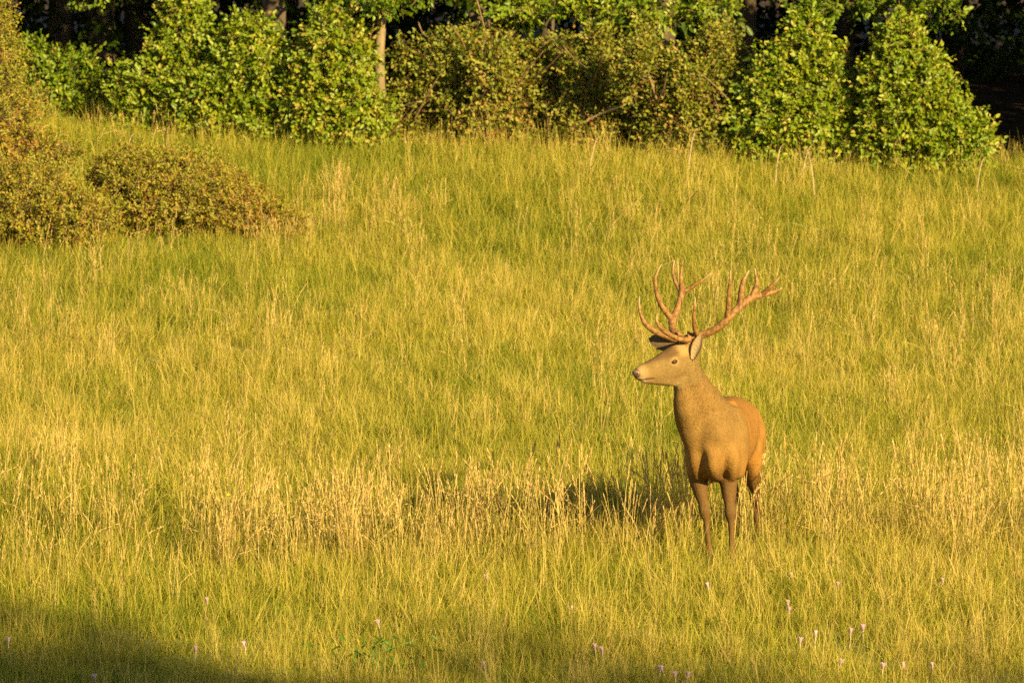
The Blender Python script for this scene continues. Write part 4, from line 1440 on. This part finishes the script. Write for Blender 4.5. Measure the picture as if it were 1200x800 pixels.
PETAL = [petal_mesh(0.050, 0.022, 0.34), petal_mesh(0.052, 0.020, 0.16)]
YPETAL = petal_mesh(0.020, 0.016, 0.9)


def flower(px, py, kind, label, group, high=0.30):
    g = ground_at(px, py, 40)
    # step towards the viewer so that the blossom itself, not the root, sits on this line of sight
    d = g[1]
    for _ in range(40):
        q_ = at(px, py, d)
        if q_[2] - float(ground_z(q_[0], d)) >= high:
            break
        d -= 0.08
    head = at(px, py, d)
    b0 = np.array([head[0], d, float(ground_z(head[0], d))])
    hh = head[2] - b0[2]
    o = empty('crocus' if kind < 2 else 'yellow_flower', b0)
    o.rotation_euler = (random.uniform(-.25, .25), random.uniform(-.3, .3), random.uniform(0, 6))
    tag(o, label, 'flower', group)
    link('stem', mesh_np('stem', *tube([[0, 0, -0.02, .003], [0.004, 0.003, hh * 0.5, .003], [0, 0, hh - 0.028, .004]], 6, 2), smooth=True), M_STEMP if kind < 2 else M_STEMG, o)
    for k in range(6 if kind < 2 else 8):
        a = k * math.pi / (3 if kind < 2 else 4)
        p_ = link('petal', PETAL[kind] if kind < 2 else YPETAL, M_PINK if kind < 2 else M_YEL, o, (0, 0, hh - 0.032))
        p_.rotation_euler = (0, 0, a + random.uniform(-.1, .1))
    return o


for px, py in [(241, 702), (574, 674), (670, 712), (447, 727), (700, 756), (709, 759), (571, 777), (771, 781), (783, 781), (794, 788), (835, 684), (929, 673), (982, 684), (1101, 679), (921, 713), (923, 705),
               (1013, 733), (956, 741), (936, 748), (995, 738), (980, 773), (1033, 778), (1062, 778), (1093, 778), (803, 788), (292, 753), (229, 759)]:
    flower(px, py, random.randint(0, 1), 'pale pink autumn crocus flowering low in the sunlit grass', 'autumn crocuses in the sunlit grass', 0.12)
for px, py in [(9, 748), (115, 791)]:
    flower(px, py, 0, 'lilac autumn crocus flowering in the tree shade', 'autumn crocuses in the shade', 0.12)
flower(18, 757, 2, 'single yellow-orange flower beside the shaded lilac crocus', None, 0.18)
flower(266, 572, 2, 'single yellow flower among the tall dry stalks', None, 0.55)

# broad-leaved weed in the shade strip
g = ground_at(440, 792, 40)
weed = empty('broadleaf_weed', g)
tag(weed, 'small dark green leafy weed at the edge of the shade strip', 'plant')
rs_ = np.random.default_rng(600)
n = 55
P = np.stack([rs_.normal(0, 0.16, n), rs_.normal(0, 0.08, n), rs_.uniform(0.03, 0.26, n)], 1)
Dd = unit(np.stack([rs_.normal(0, 1, n), rs_.normal(0, 1, n), rs_.uniform(.2, 1.6, n)], 1))
V, q, t = leaf_mesh(P, Dd, unit(np.array([0, -0.3, 1.0]) + rs_.normal(0, .3, (n, 3))), rs_.uniform(.05, .09, n), rs_.uniform(.02, .035, n), rs_.uniform(0, .2, n))
link('leaves', mesh_np('weed_leaves', V, q, attrs={'tint': t}), M_BROAD, weed)
link('stem', mesh_np('weed_stem', *join([tube([[0, 0, -0.02, .005], [rs_.normal(0, .06), rs_.normal(0, .04), .12, .004], [rs_.normal(0, .15), rs_.normal(0, .07), .25, .002]], 5, 3) for _ in range(5)]), smooth=True), M_STEMG, weed)
# dead pale stalks in front of the wood edge
for k_, (px, py, h) in enumerate([(147, 180, 0.42), (908, 205, 0.55), (940, 195, 0.42), (806, 190, 0.6), (955, 215, 0.62), (1144, 215, 0.5), (690, 190, 0.5)]):
    g = ground_at(px, py + 22)
    a = rng.uniform(-0.07, 0.07)
    h *= 0.8
    o = link('dead_stalk', mesh_np('dead_stalk', *tube([[0, 0, -0.03, .006], [a * 0.3, 0, h * 0.5, .005], [a, 0.02, h, .004], [a + 0.04 * np.sign(a), 0.02, h + 0.06, .002]], 6, 3, 0.05, k_), smooth=True), M_DEADWOOD, None, tuple(g))
    tag(o, ['pale dead stalk standing beside the russet-green dome', 'pale dead stalk in front of the rounded leafy cone', 'short pale dead stalk in front of the rounded leafy cone', 'pale dead stalk in front of the open twiggy bush',
            'leaning pale dead stalk between the two leafy cones', 'pale dead stalk past the broad leafy cone', 'pale dead stalk in front of the dense olive thicket'][k_], 'dead stalk', 'dead stalks along the wood edge')
